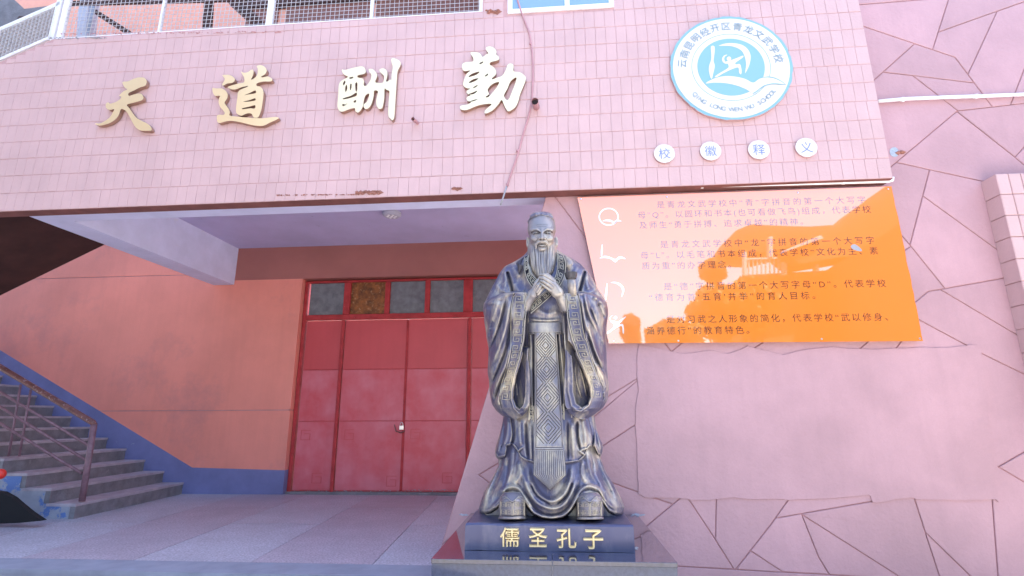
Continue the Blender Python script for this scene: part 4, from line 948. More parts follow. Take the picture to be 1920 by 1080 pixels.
# --- middle tier of the robe
def tier_hem(x): return np.interp(x, [925,926,932,944,947,958,962,970,973,985,997,1030,1059,1082,1094,1099,1103,1112,1118,1125,1131], [846,850,859,856,836,834,838,850,857.5,865,868.5,871,870,867,856,843,839,838,852,858,845])
def tier_d(X, Y, U, wn):
    T = lerp(Y, [770,870], [47,60])*rd(U, 2.4)
    r = relief(X, Y, [([(958,785),(961,815),(956,835)],2.4,-9,0),([(1104,785),(1110,815),(1108,838)],2.4,-9,0),
        ([(950,785),(948,815),(940,838)],4,5),([(972,785),(972,815),(974,838)],4.5,5),([(984,790),(985,830),(988,862)],2.6,-5),([(992,790),(992,840),(993,866)],3.5,3),
        ([(1090,785),(1095,815),(1095,840)],4.5,5),([(1080,790),(1080,820),(1085,845)],2.6,-7),([(1070,790),(1072,830),(1074,865)],4.5,4),([(1062,790),(1062,865)],2,-3),
        ([(938,800),(933,830),(930,852)],3,4),([(1116,800),(1122,830),(1125,850)],3,4),([(944,790),(941,825),(935,845)],2,-3),([(1112,790),(1116,825),(1120,840)],2,-3),
        ([(979,838),(968,847),(973,857),(985,865)],2.2,4),([(1101,841),(1085,847),(1094,856),(1082,867)],2.2,4)])
    hl = tier_hem(X); below = np.clip((Y-hl)/2.0, 0, 1)
    edge = np.exp(-((Y-hl+2.5)/1.8)**2)*3.0
    return (T+r+edge)*(1-below)+below*(T*.62)
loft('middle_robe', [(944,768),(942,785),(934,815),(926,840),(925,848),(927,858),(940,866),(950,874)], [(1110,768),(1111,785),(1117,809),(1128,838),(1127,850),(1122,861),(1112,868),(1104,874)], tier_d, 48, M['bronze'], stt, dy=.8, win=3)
# --- torso with shoulders and upper arms
def torso_d(X, Y, U, wn):
    T = lerp(Y, [470,500,560,600,650,790], [20,34,46,47,46,46])*rd(U, 2.2)
    T = T+relief(X, Y, [([(952,512),(957,528),(962,552)],2.6,-9,0),([(1097,512),(1092,528),(1086,552)],2.6,-9,0),([(945,505),(948,525),(944,548)],5,6),([(1104,510),(1101,530),(1106,548)],5,6),
        ([(930,530),(940,545),(955,550)],4,4),([(1120,540),(1110,548),(1095,552)],4,4),([(964,530),(972,545),(985,548)],5,4),([(985,500),(995,530),(1005,560)],8,3),
        ([(993,598),(1008,601),(1030,602),(1050,600)],3,3),([(1000,577),(1025,590),(1048,582)],6,3),([(960,500),(975,520)],5,3),([(1085,500),(1075,520)],5,3),
        ([(989,655),(992,700),(995,780)],3,4,0),([(1001.5,628),(1001,790)],1.6,-7,0),([(994,628),(996,700),(998,790)],2.6,3,0),([(1043.5,628),(1050,790)],1.6,-7,0),([(1048,628),(1054,700),(1057,790)],2.6,3,0),([(1057,628),(1060,700),(1060,790)],1.8,-6,0),([(988,628),(989,700),(990,790)],1.6,-6,0),
        ([(1064,640),(1067,720),(1070,785)],3,4,0)])*np.clip(wn+.05, 0, 1)
    return T
loft('robe', [(992,468),(983,479),(968,489),(947,499),(938,510),(923,537),(915,553),(908,568),(907,600),(913,640),(925,700),(940,760),(945,792)], [(1045,468),(1057,477),(1072,485),(1088,495),(1100,507),(1112,525),(1123,547),(1134,563),(1137,600),(1133,640),(1125,700),(1112,760),(1108,792)], torso_d, lambda y: lerp(y, [468,500,560,790], [12,34,48,50]), M['bronze'], stt)
# --- sleeves
bandL_in = [(986,547),(987,578),(983,612),(981,637),(977,653),(972,675),(963,703),(958,728),(957,750),(962,767),(973,778)]
bandL_out = [(966,548),(961,560),(957,587),(956,637),(954,662),(947,693),(938,720),(935,750),(940,770),(955,783)]
bandR_in = [(1057,548),(1062,573),(1064,600),(1072,637),(1077,650),(1082,667),(1092,687),(1100,707),(1107,727),(1108,747),(1102,762),(1087,772),(1073,770)]
bandR_out = [(1082,550),(1088,578),(1092,612),(1097,637),(1100,642),(1108,673),(1118,703),(1128,727),(1130,747),(1123,767),(1105,783)]
cavL = [(984,640),(981,655),(975,678),(966,705),(961,730),(960,748),(965,762),(972,768),(979,760),(983,742),(984,712),(984,680),(987,660)]
cavR = [(1066,640),(1071,672),(1073,700),(1073,737),(1078,758),(1089,766),(1101,760),(1105,746),(1104,728),(1097,707),(1089,688),(1079,668),(1074,650)]
rimL = [(988,655),(989,690),(990,735),(988,758),(980,772),(970,776)]
rimR = [(1063,655),(1064,700),(1064,735),(1070,762),(1084,774),(1098,772)]
def sleeveL(X, Y, U, wn):
    q_ = (1-U)/2                                   # 1 at the outer edge
    T = lerp(Y, [545,600,700,785], [70,72,70,66])*np.sqrt(np.clip(1-np.clip(q_, 0, 1)**2.3, 0, 1))
    T = T*np.clip((Y-541)/8, .35, 1)*(1-.25*np.clip((Y-765)/20, 0, 1))
    T = T+1.5*relief(X, Y, [([(955,560),(950,600),(935,650),(915,692)],5,6),([(949,560),(940,600),(925,640),(913,662)],3,-5),([(935,562),(925,590),(914,625)],5,5),([(958,600),(950,650),(930,700),(916,730)],3.2,-6),
        ([(957,640),(948,680),(930,720),(919,748)],5,6),([(950,690),(938,715),(926,752)],3,-5),([(968,549),(950,551),(930,560),(914,572)],5,5),([(944,720),(932,745),(933,765)],4,4),
        ([(975,545),(960,548)],4,3),([(922,600),(916,640)],3,-3)])*np.clip(wn+.1, 0, 1)
    sd_, _ = pdist(X, Y, bandL_in); T += 2.5*np.exp(-(sd_/1.6)**2)
    so_, _ = pdist(X, Y, bandL_out); T -= 2.2*np.exp(-(so_/1.4)**2)
    c_ = pin(X, Y, cavL); T -= 34*np.clip(c_/2.5, 0, 1)
    T += np.clip(c_/2, 0, 1)*relief(X, Y, [([(972,700),(973,740),(976,757)],3,9),([(966,715),(968,745)],2,6)])
    sr2, _ = pdist(X, Y, rimL); T += 3*np.exp(-(sr2/3)**2)
    gap = pin(X, Y, [(987,560),(990.5,560),(990,650),(984,664),(978,660),(984,630)]); T -= 22*np.clip(gap/1.2+.3, 0, 1)
    return T
loft('sleeve', [(962,545),(935,550),(915,560),(907,568),(905,580),(908,598),(912,613),(911,630),(913,642),(915,652),(914,678),(912.5,697),(915,713),(916,737),(920,757),(928,770),(940,780),(957,786)],
     [(984,545),(990,555),(991,600),(990,640),(989,672),(992,700),(993,737),(991,757),(986,771),(978,780),(966,786)], sleeveL, 10, M['bronze'], stt, dy=.8, dx=.8, win=3, ysm=1.5)
def sleeveR(X, Y, U, wn):
    q_ = (1+U)/2
    T = lerp(Y, [545,600,700,785], [70,72,70,66])*np.sqrt(np.clip(1-np.clip(q_, 0, 1)**2.3, 0, 1))
    T = T*np.clip((Y-543)/8, .35, 1)*(1-.25*np.clip((Y-767)/20, 0, 1))
    T = T+1.5*relief(X, Y, [([(1096,553),(1105,590),(1123,625),(1136,655)],3.5,6),([(1100,600),(1113,655),(1132,692)],4.5,6),([(1104,575),(1115,605),(1130,640)],3,-5),([(1113,558),(1128,568),(1138,580)],4,5),
        ([(1102,630),(1115,670),(1130,705)],3,-6),([(1085,549),(1105,552),(1125,560)],5,5),([(1116,680),(1128,705),(1138,735)],4,5),([(1130,735),(1136,755)],3,3),([(1090,560),(1096,600),(1100,625)],3,4),([(1120,570),(1133,600)],3,-4)])*np.clip(wn+.1, 0, 1)
    sd_, _ = pdist(X, Y, bandR_in); T += 2.5*np.exp(-(sd_/1.6)**2)
    so_, _ = pdist(X, Y, bandR_out); T -= 2.2*np.exp(-(so_/1.4)**2)
    c_ = pin(X, Y, cavR); T -= 34*np.clip(c_/2.5, 0, 1)
    T += np.clip(c_/2, 0, 1)*relief(X, Y, [([(1077,680),(1080,720),(1090,750)],2.6,11),([(1084,685),(1092,715),(1098,745)],2.6,11)])
    sr2, _ = pdist(X, Y, rimR); T += 3*np.exp(-(sr2/3)**2)
    gap = pin(X, Y, [(1055,562),(1061,562),(1064,640),(1079,660),(1070,668),(1060,655)]); T -= 22*np.clip(gap/1.2+.3, 0, 1)
    return T
loft('sleeve', [(1062,545),(1056,555),(1056,600),(1057,640),(1059,672),(1057,703),(1056,737),(1058,762),(1066,776),(1078,785),(1092,788)],
     [(1092,545),(1115,552),(1130,560),(1137,568),(1139.5,580),(1140,590),(1137,612),(1136,633),(1136,663),(1137,690),(1139,713),(1140,733),(1137,753),(1128,767),(1112,780),(1098,788)], sleeveR, 10, M['bronze'], stt, dy=.8, dx=.8, win=3, ysm=1.5)
# --- ribbons: raised key pattern lines that follow a surface
def ribbon_set(name, polys, tfun, w_=.62, h=1.2, m='bronzek', par=None):
    q = MB()
    for p in polys:
        p = np.array(p, float); d_ = np.gradient(p, axis=0); d_ /= np.linalg.norm(d_, axis=1)[:, None]+1e-9; n_ = np.stack([-d_[:, 1], d_[:, 0]], 1)
        t = tfun(p[:, 0], p[:, 1])
        A_ = SP(p[:, 0]+n_[:, 0]*w_, p[:, 1]+n_[:, 1]*w_, t-.8); B_ = SP(p[:, 0]-n_[:, 0]*w_, p[:, 1]-n_[:, 1]*w_, t-.8)
        C_ = SP(p[:, 0]+n_[:, 0]*w_*.6, p[:, 1]+n_[:, 1]*w_*.6, t+h); D_ = SP(p[:, 0]-n_[:, 0]*w_*.6, p[:, 1]-n_[:, 1]*w_*.6, t+h)
        k = len(p); V = np.concatenate([A_, C_, D_, B_]); F = []
        for i in range(k-1):
            for a in range(3): F.append([a*k+i, a*k+i+1, (a+1)*k+i+1, (a+1)*k+i])
        q.add(V, F)
    return q.build(name, M[m], par or stt)
def key_units(inn, out, n, flip=False, margin=.14):
    """square spirals along the strip between two edge curves"""
    inn, out = catmull(inn, 6), catmull(out, 6)
    def at(cv, s): 
        l = np.concatenate([[0], np.cumsum(np.linalg.norm(np.diff(cv, axis=0), axis=1))]); return np.array([np.interp(s*l[-1], l, cv[:, 0]), np.interp(s*l[-1], l, cv[:, 1])])
    res = []
    for k in range(n):
        sp_ = [(0,0),(0,1),(.86,1),(.86,.22),(.30,.22),(.30,.68),(.60,.68),(.60,.45)]
        if k % 2: sp_ = [(1-a, b_) for a, b_ in sp_] if flip else [(a, 1-b_) for a, b_ in sp_]
        pts = []
        for (a0_, b0_), (a1_, b1_) in zip(sp_[:-1], sp_[1:]):
            for t in (0, .5): pts.append((a0_+(a1_-a0_)*t, b0_+(b1_-b0_)*t))
        pts.append(sp_[-1]); o_ = []
        for a, b_ in pts:
            s = (k+.08+b_*.84)/n; e = margin+a*(1-2*margin); o_.append(at(inn, s)*(1-e)+at(out, s)*e)
        res.append(o_)
    for e in (.03, .97):
        res.append([at(inn, s)*(1-e)+at(out, s)*e for s in np.linspace(0.01, .99, 60)])
    return res
def Lsurf(x, y):
    xl = np.interp(y, [545,568,600,650,700,757,786], [950,907,908,915,913,920,955]); xr = np.interp(y, [545,640,672,700,737,757,771,786], [986,990,989,992,993,991,986,967])
    U = np.clip((x-xl)/(xr-xl)*2-1, -1, 1); return sleeveL(np.asarray(x), np.asarray(y), U, np.ones(np.shape(x)))+1.2
def Rsurf(x, y):
    xr = np.interp(y, [545,568,600,650,700,753,767,788], [1092,1137,1138,1136,1137,1137,1128,1098]); xl = np.interp(y, [545,555,640,672,703,737,762,776,788], [1062,1056,1057,1059,1057,1056,1058,1066,1092])
    U = np.clip((x-xl)/(xr-xl)*2-1, -1, 1); return sleeveR(np.asarray(x), np.asarray(y), U, np.ones(np.shape(x)))+1.2
ribbon_set('sleeve_key_border', key_units([(983,552)]+bandL_in[1:9], [(965,552)]+bandL_out[1:8], 13), Lsurf)
ribbon_set('sleeve_key_border', key_units([(1060,552)]+bandR_in[1:10], [(1083,553)]+bandR_out[1:9], 13), Rsurf)
# --- belt and apron
loft('belt', [(989,604),(987.5,608),(989,624),(990,628)], [(1052,604),(1053,608),(1054,624),(1053,628)], lambda X, Y, U, wn: 46+9*rd(U, 2.5)*np.clip(np.minimum(Y-603.5, 628.5-Y)/2, 0, 1)+relief(X, Y, [([(990,624.5),(1053,625)],.8,-1.5,0)]), 4, M['bronze2'], stt, dy=.6, dx=.8, win=2, ysm=.6)
dia = []
cents = [(1021.7,648),(1023.2,693),(1024.7,746),(1025.3,803)]; hw0 = [20,21.5,23.5,25.5]; hh0 = [23,24.5,27.5,30]
for (cx, cy), W_, H2 in zip(cents, hw0, hh0):
    for f in (.30, .56, .82): dia.append([(cx, cy-H2*f), (cx+W_*f, cy), (cx, cy+H2*f), (cx-W_*f, cy), (cx, cy-H2*f)])
    for f in (1.08, 1.34):
        for sx in (-1, 1):
            for sy in (-1, 1):
                k = f-1; dia.append([(cx+sx*W_*.98, cy+sy*H2*k), (cx+sx*W_*k, cy+sy*H2*.98)])
def apx(y): return lerp(y, [624,797,892], [1001.3,999.6,996.7]), lerp(y, [624,797,892], [1042.8,1053,1058.2])
def apron_d(X, Y, U, wn):
    B = lerp(Y, [624,700,790,840,880,920], [54,56,60,68,77,84]); T = B+2.5*rd(U, 3)
    d = np.full(X.shape, 9.)
    for p in dia:
        p = np.array(p); lo, hi = p.min(0)-3, p.max(0)+3; m_ = (X > lo[0]) & (X < hi[0]) & (Y > lo[1]) & (Y < hi[1])
        if m_.any(): dd, _ = pdist(X[m_], Y[m_], p); d[m_] = np.minimum(d[m_], dd)
    T = T-1.5*np.exp(-(d/.62)**2)*(np.abs(U) < .86)*(Y < 836)
    T -= 1.2*(np.exp(-((Y-839.5)/.7)**2)+np.exp(-((Y-843.8)/.7)**2))*(np.abs(U) < .9)
    T -= 1.2*np.exp(-((np.abs(U)-.88)/.028)**2)*(Y < 838)
    fr = np.abs(np.sin(U*8.2*math.pi/1.0))
    T -= 1.6*np.exp(-(fr/.38)**2)*np.clip((Y-845)/2, 0, 1)
    return T
loft('apron', [(1001.3,624),(999.6,797),(996.7,890.5),(1027.2,919)], [(1042.8,624),(1053,797),(1058.2,891.5),(1028.4,919)], apron_d, 7, M['bronze2'], stt, dy=.55, dx=.5, win=1.5, ysm=0)
# key pattern corners of the inner robe
flat = lambda v: (lambda x, y: np.full(np.shape(x), float(v)))
for px_, s in ((990, 1), (1055, -1)):
    ribbon_set('robe_key_corner', key_units([(px_, 757), (px_-1*s, 788)], [(px_+11*s, 757), (px_+8*s, 792)], 2), flat(52), h=1)
# --- collar bands
def band(name, inn, out, t0, t1, m='bronze', th=3):
    inn, out = catmull(inn, 8), catmull(out, 8); n_ = 60
    def rs(cv):
        l = np.concatenate([[0], np.cumsum(np.linalg.norm(np.diff(cv, axis=0), axis=1))]); s = np.linspace(0, l[-1], n_); return np.stack([np.interp(s, l, cv[:, 0]), np.interp(s, l, cv[:, 1])], 1)
    a, b_ = rs(inn), rs(out); q = MB(); rows_ = []
    ts = np.interp(np.linspace(0, 1, n_), np.linspace(0, 1, len(t0)), t0)
    for e, dt in ((0, -6), (.0, th*.5), (.06, th), (.94, th), (1., th*.5), (1., -6)):
        p = a*(1-e)+b_*e; rows_.append(SP(p[:, 0], p[:, 1], ts+dt))
    V = np.concatenate(rows_); F = []
    for r in range(5):
        for i in range(n_-1): F.append([r*n_+i, r*n_+i+1, (r+1)*n_+i+1, (r+1)*n_+i])
    q.add(V, F); o = q.build(name, M[m], stt); o.data.polygons.foreach_set('use_smooth', [True]*len(o.data.polygons)); return o
cRi = [(1044,474),(1046,495),(1041,520),(1028,541),(1007,559),(991,574)]; cRo = [(1056,480),(1061,495),(1058,522),(1044,544),(1020,567),(994,589)]
cLi = [(992,478),(991,495),(996,512),(1008,526)]; cLo = [(984,482),(983,502),(989,525),(1000,542)]
band('collar', cLi, cLo, [22,34,44,50], 0, 'bronzed'); band('collar', cRi, cRo, [22,36,46,50,53,56], 0, 'bronzed')
def cts(x, y): return np.interp(y, [474,495,520,541,559,589], [22,36,46,50,54,57])+3
ribbon_set('collar_key_border', key_units(cRi, cRo, 8, margin=.2), lambda x, y: np.interp(y, [474,495,520,541,559,589], [28,42,52,57,60,62]), h=1.4)
ribbon_set('collar_key_border', key_units(cLi, cLo, 4, margin=.2), lambda x, y: np.interp(y, [478,495,512,542], [27,39,49,55]), h=1.2)
# outer lapels with turned ends
band('lapel', [(984,482),(978,495),(981,503)], [(971,489),(968,494),(971,500)], [24,34,40], 0, 'bronze', 5); band('lapel', [(982,499),(974,516)], [(970,494),(972,507)], [41,42], 0, 'bronze', 4)
band('lapel', [(1057,480),(1062,492),(1062,502)], [(1068,484),(1074,490),(1075,498)], [24,34,40], 0, 'bronze', 5); band('lapel', [(1063,498),(1069,511)], [(1075,495),(1071,503)], [41,42], 0, 'bronze', 4)

# --- surface nets for the modelled head and hands
def nets(name, f, lo, hi, vox, m, par):
    ax = [np.arange(lo[i], hi[i]+vox, vox) for i in range(3)]
    X, Y, T = np.meshgrid(*ax, indexing='ij'); S = f(X, Y, T)
    ins = S < 0; nx, ny, nz_ = S.shape
    cnt = sum(ins[a:nx-1+a, b:ny-1+b, c:nz_-1+c].astype(int) for a in (0,1) for b in (0,1) for c in (0,1))
    act = (cnt > 0) & (cnt < 8); ids = -np.ones(act.shape, int); cells_ = np.argwhere(act); ids[act] = np.arange(len(cells_))
    acc = np.zeros((len(cells_), 3)); num = np.zeros(len(cells_))
    cor_ = [(a, b, c) for a in (0,1) for b in (0,1) for c in (0,1)]
    for i, p in enumerate(cor_):
        for q_ in cor_[i+1:]:
            if sum(abs(a-b) for a, b in zip(p, q_)) != 1: continue
            s0 = S[cells_[:,0]+p[0], cells_[:,1]+p[1], cells_[:,2]+p[2]]; s1 = S[cells_[:,0]+q_[0], cells_[:,1]+q_[1], cells_[:,2]+q_[2]]
            m_ = (s0 < 0) != (s1 < 0); t = np.where(m_, s0/(s0-s1+1e-12), 0)
            pt_ = np.array(p)+t[:, None]*(np.array(q_)-np.array(p)); acc[m_] += pt_[m_]; num[m_] += 1
    pos = (cells_+acc/num[:, None])*vox+np.array(lo)
    F = []
    for axis in range(3):
        sl0 = [slice(None)]*3; sl1 = [slice(None)]*3; sl0[axis] = slice(0, -1); sl1[axis] = slice(1, None)
        a_, b_ = ins[tuple(sl0)], ins[tuple(sl1)]; e = np.argwhere(a_ != b_)
        o1, o2 = [(axis+1) % 3, (axis+2) % 3]
        e = e[(e[:, o1] > 0) & (e[:, o2] > 0) & (e[:, o1] < S.shape[o1]-1) & (e[:, o2] < S.shape[o2]-1)]
        def idx(d1, d2):
            g_ = e.copy(); g_[:, o1] -= d1; g_[:, o2] -= d2; return ids[g_[:, 0], g_[:, 1], g_[:, 2]]
        quad = np.stack([idx(0,0), idx(1,0), idx(1,1), idx(0,1)], 1)
        fl = a_[tuple(e.T)]; quad[fl] = quad[fl][:, ::-1]; F.append(quad)
    F = np.concatenate(F)
    V = SP(pos[:, 0], pos[:, 1], pos[:, 2])-ORG[stt.name]
    me = bpy.data.meshes.new(name); me.from_pydata(V.tolist(), [], F.tolist()); me.materials.append(m); me.polygons.foreach_set('use_smooth', [True]*len(me.polygons)); me.update()
    o = bpy.data.objects.new(name, me); link(o, par); ORG[o.name] = ORG[stt.name]; return o
def ell(X, Y, T, c, r):
    k = np.sqrt(((X-c[0])/r[0])**2+((Y-c[1])/r[1])**2+((T-c[2])/r[2])**2); return (k-1)*min(r)
def cap(X, Y, T, a, b_, r0, r1):
    a, b_ = np.array(a, float), np.array(b_, float); ab = b_-a
    h = np.clip(((X-a[0])*ab[0]+(Y-a[1])*ab[1]+(T-a[2])*ab[2])/(ab@ab), 0, 1)
    return np.sqrt((X-a[0]-h*ab[0])**2+(Y-a[1]-h*ab[1])**2+(T-a[2]-h*ab[2])**2)-(r0+(r1-r0)*h)
def chain(X, Y, T, pts, rs, k=.8):
    s = None
    for a, b_, r0, r1 in zip(pts[:-1], pts[1:], rs[:-1], rs[1:]):
        d = cap(X, Y, T, a, b_, r0, r1); s = d if s is None else np.minimum(s, d)
    return s
def su(a, b_, k):
    h = np.clip(.5+.5*(b_-a)/k, 0, 1); return b_*(1-h)+a*h-k*h*(1-h)
def ssub(a, b_, k):                               # a minus b
    return -su(-a, b_, k)
HX = 1017.3
def head(X, Y, T):
    s = ell(X, Y, T, (1016.8,430,11), (26.6,28.5,31)); s = su(s, ell(X, Y, T, (1017,451,19), (22.5,21,21)), 6)
    s = su(s, cap(X, Y, T, (1017,455,5), (1017,490,5), 17, 17), 4)
    s = su(s, ell(X, Y, T, (HX,447,39), (10,12,7)), 5)
    for sx in (-1, 1):
        s = su(s, ell(X, Y, T, (HX+sx*14,447.5,33.5), (7.5,6.5,8)), 4)                # cheeks
        s = su(s, ell(X, Y, T, (HX+sx*11,432,34), (11.5,4.5,8)), 4)
        s = ssub(s, ell(X, Y, T, (HX+sx*10.4,436.6,45.2), (8,3.6,4.8)), 1.6)        # sockets
        s = su(s, ell(X, Y, T, (HX+sx*10.8,438.0,38.2), (6.0,3.4,4.2)), 1.2)        # eyes
        s = su(s, chain(X, Y, T, [(HX+sx*4.8,438.6,41),(HX+sx*10.5,436.4,42.4),(HX+sx*17,439.4,38.0)], [.6,1.1,.6]), .9)   # upper lid
        s = su(s, chain(X, Y, T, [(HX+sx*5.2,441.6,40.5),(HX+sx*10.5,443.2,41),(HX+sx*16.2,441.4,38)], [.8,1.5,.8]), 1.2)
        s = ssub(s, chain(X, Y, T, [(HX+sx*6.2,439.0,41.2),(HX+sx*10.8,438.9,42.8),(HX+sx*15.5,439.9,39.8)], [.6,1.25,.6]), .3)
        s = su(s, chain(X, Y, T, [(HX+sx*3.6,434.2,43.5),(HX+sx*9.5,430.3,43.5),(HX+sx*15.5,430.8,40),(HX+sx*20.5,436,32.5)], [1.3,2.0,1.9,1.0]), 1.6)  # brow
        s = ssub(s, chain(X, Y, T, [(HX+sx*6.5,444,46),(HX+sx*9.5,450,45),(HX+sx*12.5,456,42)], [.8,1.2,1.0]), 1.4)  # smile line
        s = su(s, ell(X, Y, T, (HX+sx*4.6,447.4,47), (2.9,2.4,3.2)), 1.2)         # nostril wing
        s = su(s, chain(X, Y, T, [(HX+sx*1.2,452.4,48.8),(HX+sx*7,454.2,47.6),(HX+sx*11,458.5,45),(HX+sx*11.8,466,43.5)], [1.5,2.0,1.9,1.2]), .9)  # moustache
        s = ssub(s, ell(X, Y, T, (HX+sx*2.6,449.7,50.5), (1.7,1.2,1.8)), .4)
        e = ell(X, Y, T, (HX+sx*26.8,455,5), (3.2,10.5,6)); e = ssub(e, ell(X, Y, T, (HX+sx*28,452.5,11), (1.6,6,3.4)), 1.2)
        s = su(s, e, 1.5)
    s = su(s, chain(X, Y, T, [(HX,430,40.5),(HX,438,45),(HX,446.3,52)], [2.4,2.2,3.3]), 2.4)    # nose
    s = su(s, ell(X, Y, T, (HX,461.0,44.8), (6.5,1.7,4.2)), .8); s = su(s, ell(X, Y, T, (HX,467,40), (8,5,6)), 3)
    s = ssub(s, chain(X, Y, T, [(HX-9.5,460,46),(HX,457.8,49.6),(HX+9.5,460,46)], [1.0,1.7,1.0]), .4)
    for k, yy in enumerate((418.0, 421.4, 424.9)):
        s = ssub(s, chain(X, Y, T, [(HX-13,yy+.8,39.5),(HX-5,yy,42.8),(HX+5,yy,42.8),(HX+13,yy+.8,39.5)], [.3,.8,.8,.3]), .8)
    return s
hd = nets('head', head, (984,399,-24), (1051,492,58), .62, M['bronzef'], stt)
def head_t(x, y):
    x, y = np.atleast_1d(x).astype(float), np.atleast_1d(y).astype(float); ts = np.arange(60, 0, -.35)
    X, T = np.meshgrid(x, ts, indexing='ij'); Y = np.repeat(y[:, None], len(ts), 1)
    ins = head(X, Y, T) < 0; return ts[np.argmax(ins, 1)]+.15
def facelines(nm, ls, w_):  # dark patina ribbons, also painting shade under brows, in eye slits and mouth
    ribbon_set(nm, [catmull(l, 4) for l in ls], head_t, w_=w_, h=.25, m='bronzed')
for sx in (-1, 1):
    facelines('eye_shade_line', [[(HX+sx*5.2,438.9),(HX+sx*8,437.6),(HX+sx*11,437.2),(HX+sx*14,438),(HX+sx*17.2,440)]], .85)
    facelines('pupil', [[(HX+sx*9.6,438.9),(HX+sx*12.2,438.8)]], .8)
    facelines('brow_shade_line', [[(HX+sx*4.2,435.0),(HX+sx*7.5,432.8),(HX+sx*11.5,432.3),(HX+sx*16,433.2),(HX+sx*20.5,437)]], 1.15)
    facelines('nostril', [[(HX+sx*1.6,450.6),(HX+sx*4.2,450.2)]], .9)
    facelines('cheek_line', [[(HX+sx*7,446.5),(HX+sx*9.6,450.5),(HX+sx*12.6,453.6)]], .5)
facelines('mouth_shade_line', [[(HX-9.5,462.5),(HX-6,458.6),(HX,457.6),(HX+6,458.6),(HX+9.5,462.5)]], .8)
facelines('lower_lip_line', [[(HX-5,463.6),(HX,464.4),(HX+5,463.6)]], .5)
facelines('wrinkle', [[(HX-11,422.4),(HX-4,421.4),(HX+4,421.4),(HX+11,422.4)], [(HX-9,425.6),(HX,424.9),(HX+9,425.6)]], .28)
def hair(X, Y, T):
    s = ell(X, Y, T, (1016,417,-4), (26,13,30)); s = su(s, ell(X, Y, T, (1016.3,406.5,-1), (22,9.6,21)), 1.5)
    s = su(s, chain(X, Y, T, [(995.5,413,13),(998,407,18),(1007,402.5,23),(1020,400.8,20)], [2.2,3.6,4.4,2.5]), 1)
    s = su(s, chain(X, Y, T, [(1038,413.5,12),(1035,408.5,18),(1028,404,22),(1018,402.5,24)], [2.4,3.6,3.6,1.6]), 1)
    s = ssub(s, chain(X, Y, T, [(1006,406.5,27),(1016,405.2,28),(1024,402,26),(1030,399,22)], [.5,1.2,1.2,.5]), 1)
    return s
nets('hair_bun', hair, (988,393,-34), (1045,431,32), .7, M['bronze'], stt)
# --- beard
def beard_d(X, Y, U, wn):
    T = lerp(Y, [446,458,466,475,500,527], [24,29,39,45,51,57])*rd(U, 3.2)
    q_ = X-1018; s = np.zeros(X.shape)
    for fr_, a, ph, dr_ in ((.5,.8,.3,.006),(1.05,.6,1.7,-.01),(1.7,.5,.9,.008),(2.6,.4,2.2,0)):
        s += a*np.sin(q_*fr_*(1+(Y-450)*.0042)+ph+np.sin(Y*.075+fr_*3)*1.1)
    m_ = np.clip((Y-456)/10, 0, 1)
    return T+s*m_*np.clip(wn*1.3, 0, 1)+relief(X, Y, [([(1006,465),(1008,490),(1010,520)],2,1.8),([(1029,463),(1028,490),(1026,515)],2,1.8),([(1018,480),(1019,505)],1.6,-1)])*wn
loft('beard', [(992,446),(990,460),(989,480),(989.5,497),(993,508),(1000,518),(1012,528)], [(1043,446),(1044,460),(1046,480),(1046.5,497),(1043,509),(1036,519),(1024,528)], beard_d, 6, M['bronzef'], stt, dy=.6, dx=.55, win=4, ysm=1.5)
# --- hands
def handR(X, Y, T):
    s = chain(X, Y, T, [(1060,578,60),(1052,562,68),(1045,549,75)], [11,9.3,9.0]); s = su(s, chain(X, Y, T, [(1047,549,77),(1038,534,82)], [9,6.5]), 4)
    s = su(s, chain(X, Y, T, [(1041,551,78),(1033,541,82)], [7.5,5]), 4)
    fs = [([(1039,528,83),(1030,521,86),(1021,516,86),(1013,515.5,82)], [3.9,3.3,3.0,2.2]), ([(1037,533.5,85),(1027,526.5,89),(1019,521.5,88),(1012.5,520.5,83)], [3.9,3.4,3.1,2.3]),
          ([(1034.5,539,85),(1026,533,89),(1019,528,88),(1013.5,526.5,84)], [3.8,3.3,3.0,2.2]), ([(1032,545,84),(1025,540,87),(1019,535,87),(1014.5,532,83)], [3.5,2.9,2.7,2.0])]
    for p, r in fs: s = su(s, chain(X, Y, T, p, r), .9)
    s = su(s, chain(X, Y, T, [(1043,538,76),(1035,523,76),(1026,514.5,76)], [4.5,3.5,2.5]), 1)
    for a, b_ in (((1044,538,88.5),(1031,524,91)),((1041,544,89.5),(1029,531,92)),((1038,550,89),(1028,537.5,91))): s = ssub(s, chain(X, Y, T, [a, b_], [.3,.8]), .8)
    return s
nets('hand', handR, (1008,506,45), (1074,592,98), .7, M['bronzef'], stt)
def handL(X, Y, T):
    s = chain(X, Y, T, [(982,582,58),(990,566,66),(998,553,72)], [10.5,9,8.5]); s = su(s, chain(X, Y, T, [(999,552,73),(1006,539,77)], [8.5,6.5]), 4)
    fs = [([(1001,540,78),(1005,531,81),(1011,523,80)], [3.8,3.3,2.4]), ([(1004,543,80),(1009,535,83),(1015,528,81)], [3.8,3.3,2.4]),
          ([(1007,547,80),(1012,540,83),(1018,533,81)], [3.7,3.2,2.4]), ([(1009,552,78),(1014,545,81),(1020,539,79)], [3.4,2.9,2.2])]
    for p, r in fs: s = su(s, chain(X, Y, T, p, r), .9)
    for a, b_ in (((1000,549,82),(1007,536,85)),((1003,553,82.5),(1010,541,86)),((1006,557,82),(1013,546,85))): s = ssub(s, chain(X, Y, T, [a, b_], [.3,.8]), .8)
    return s
nets('hand', handL, (966,514,45), (1026,598,92), .7, M['bronzef'], stt)
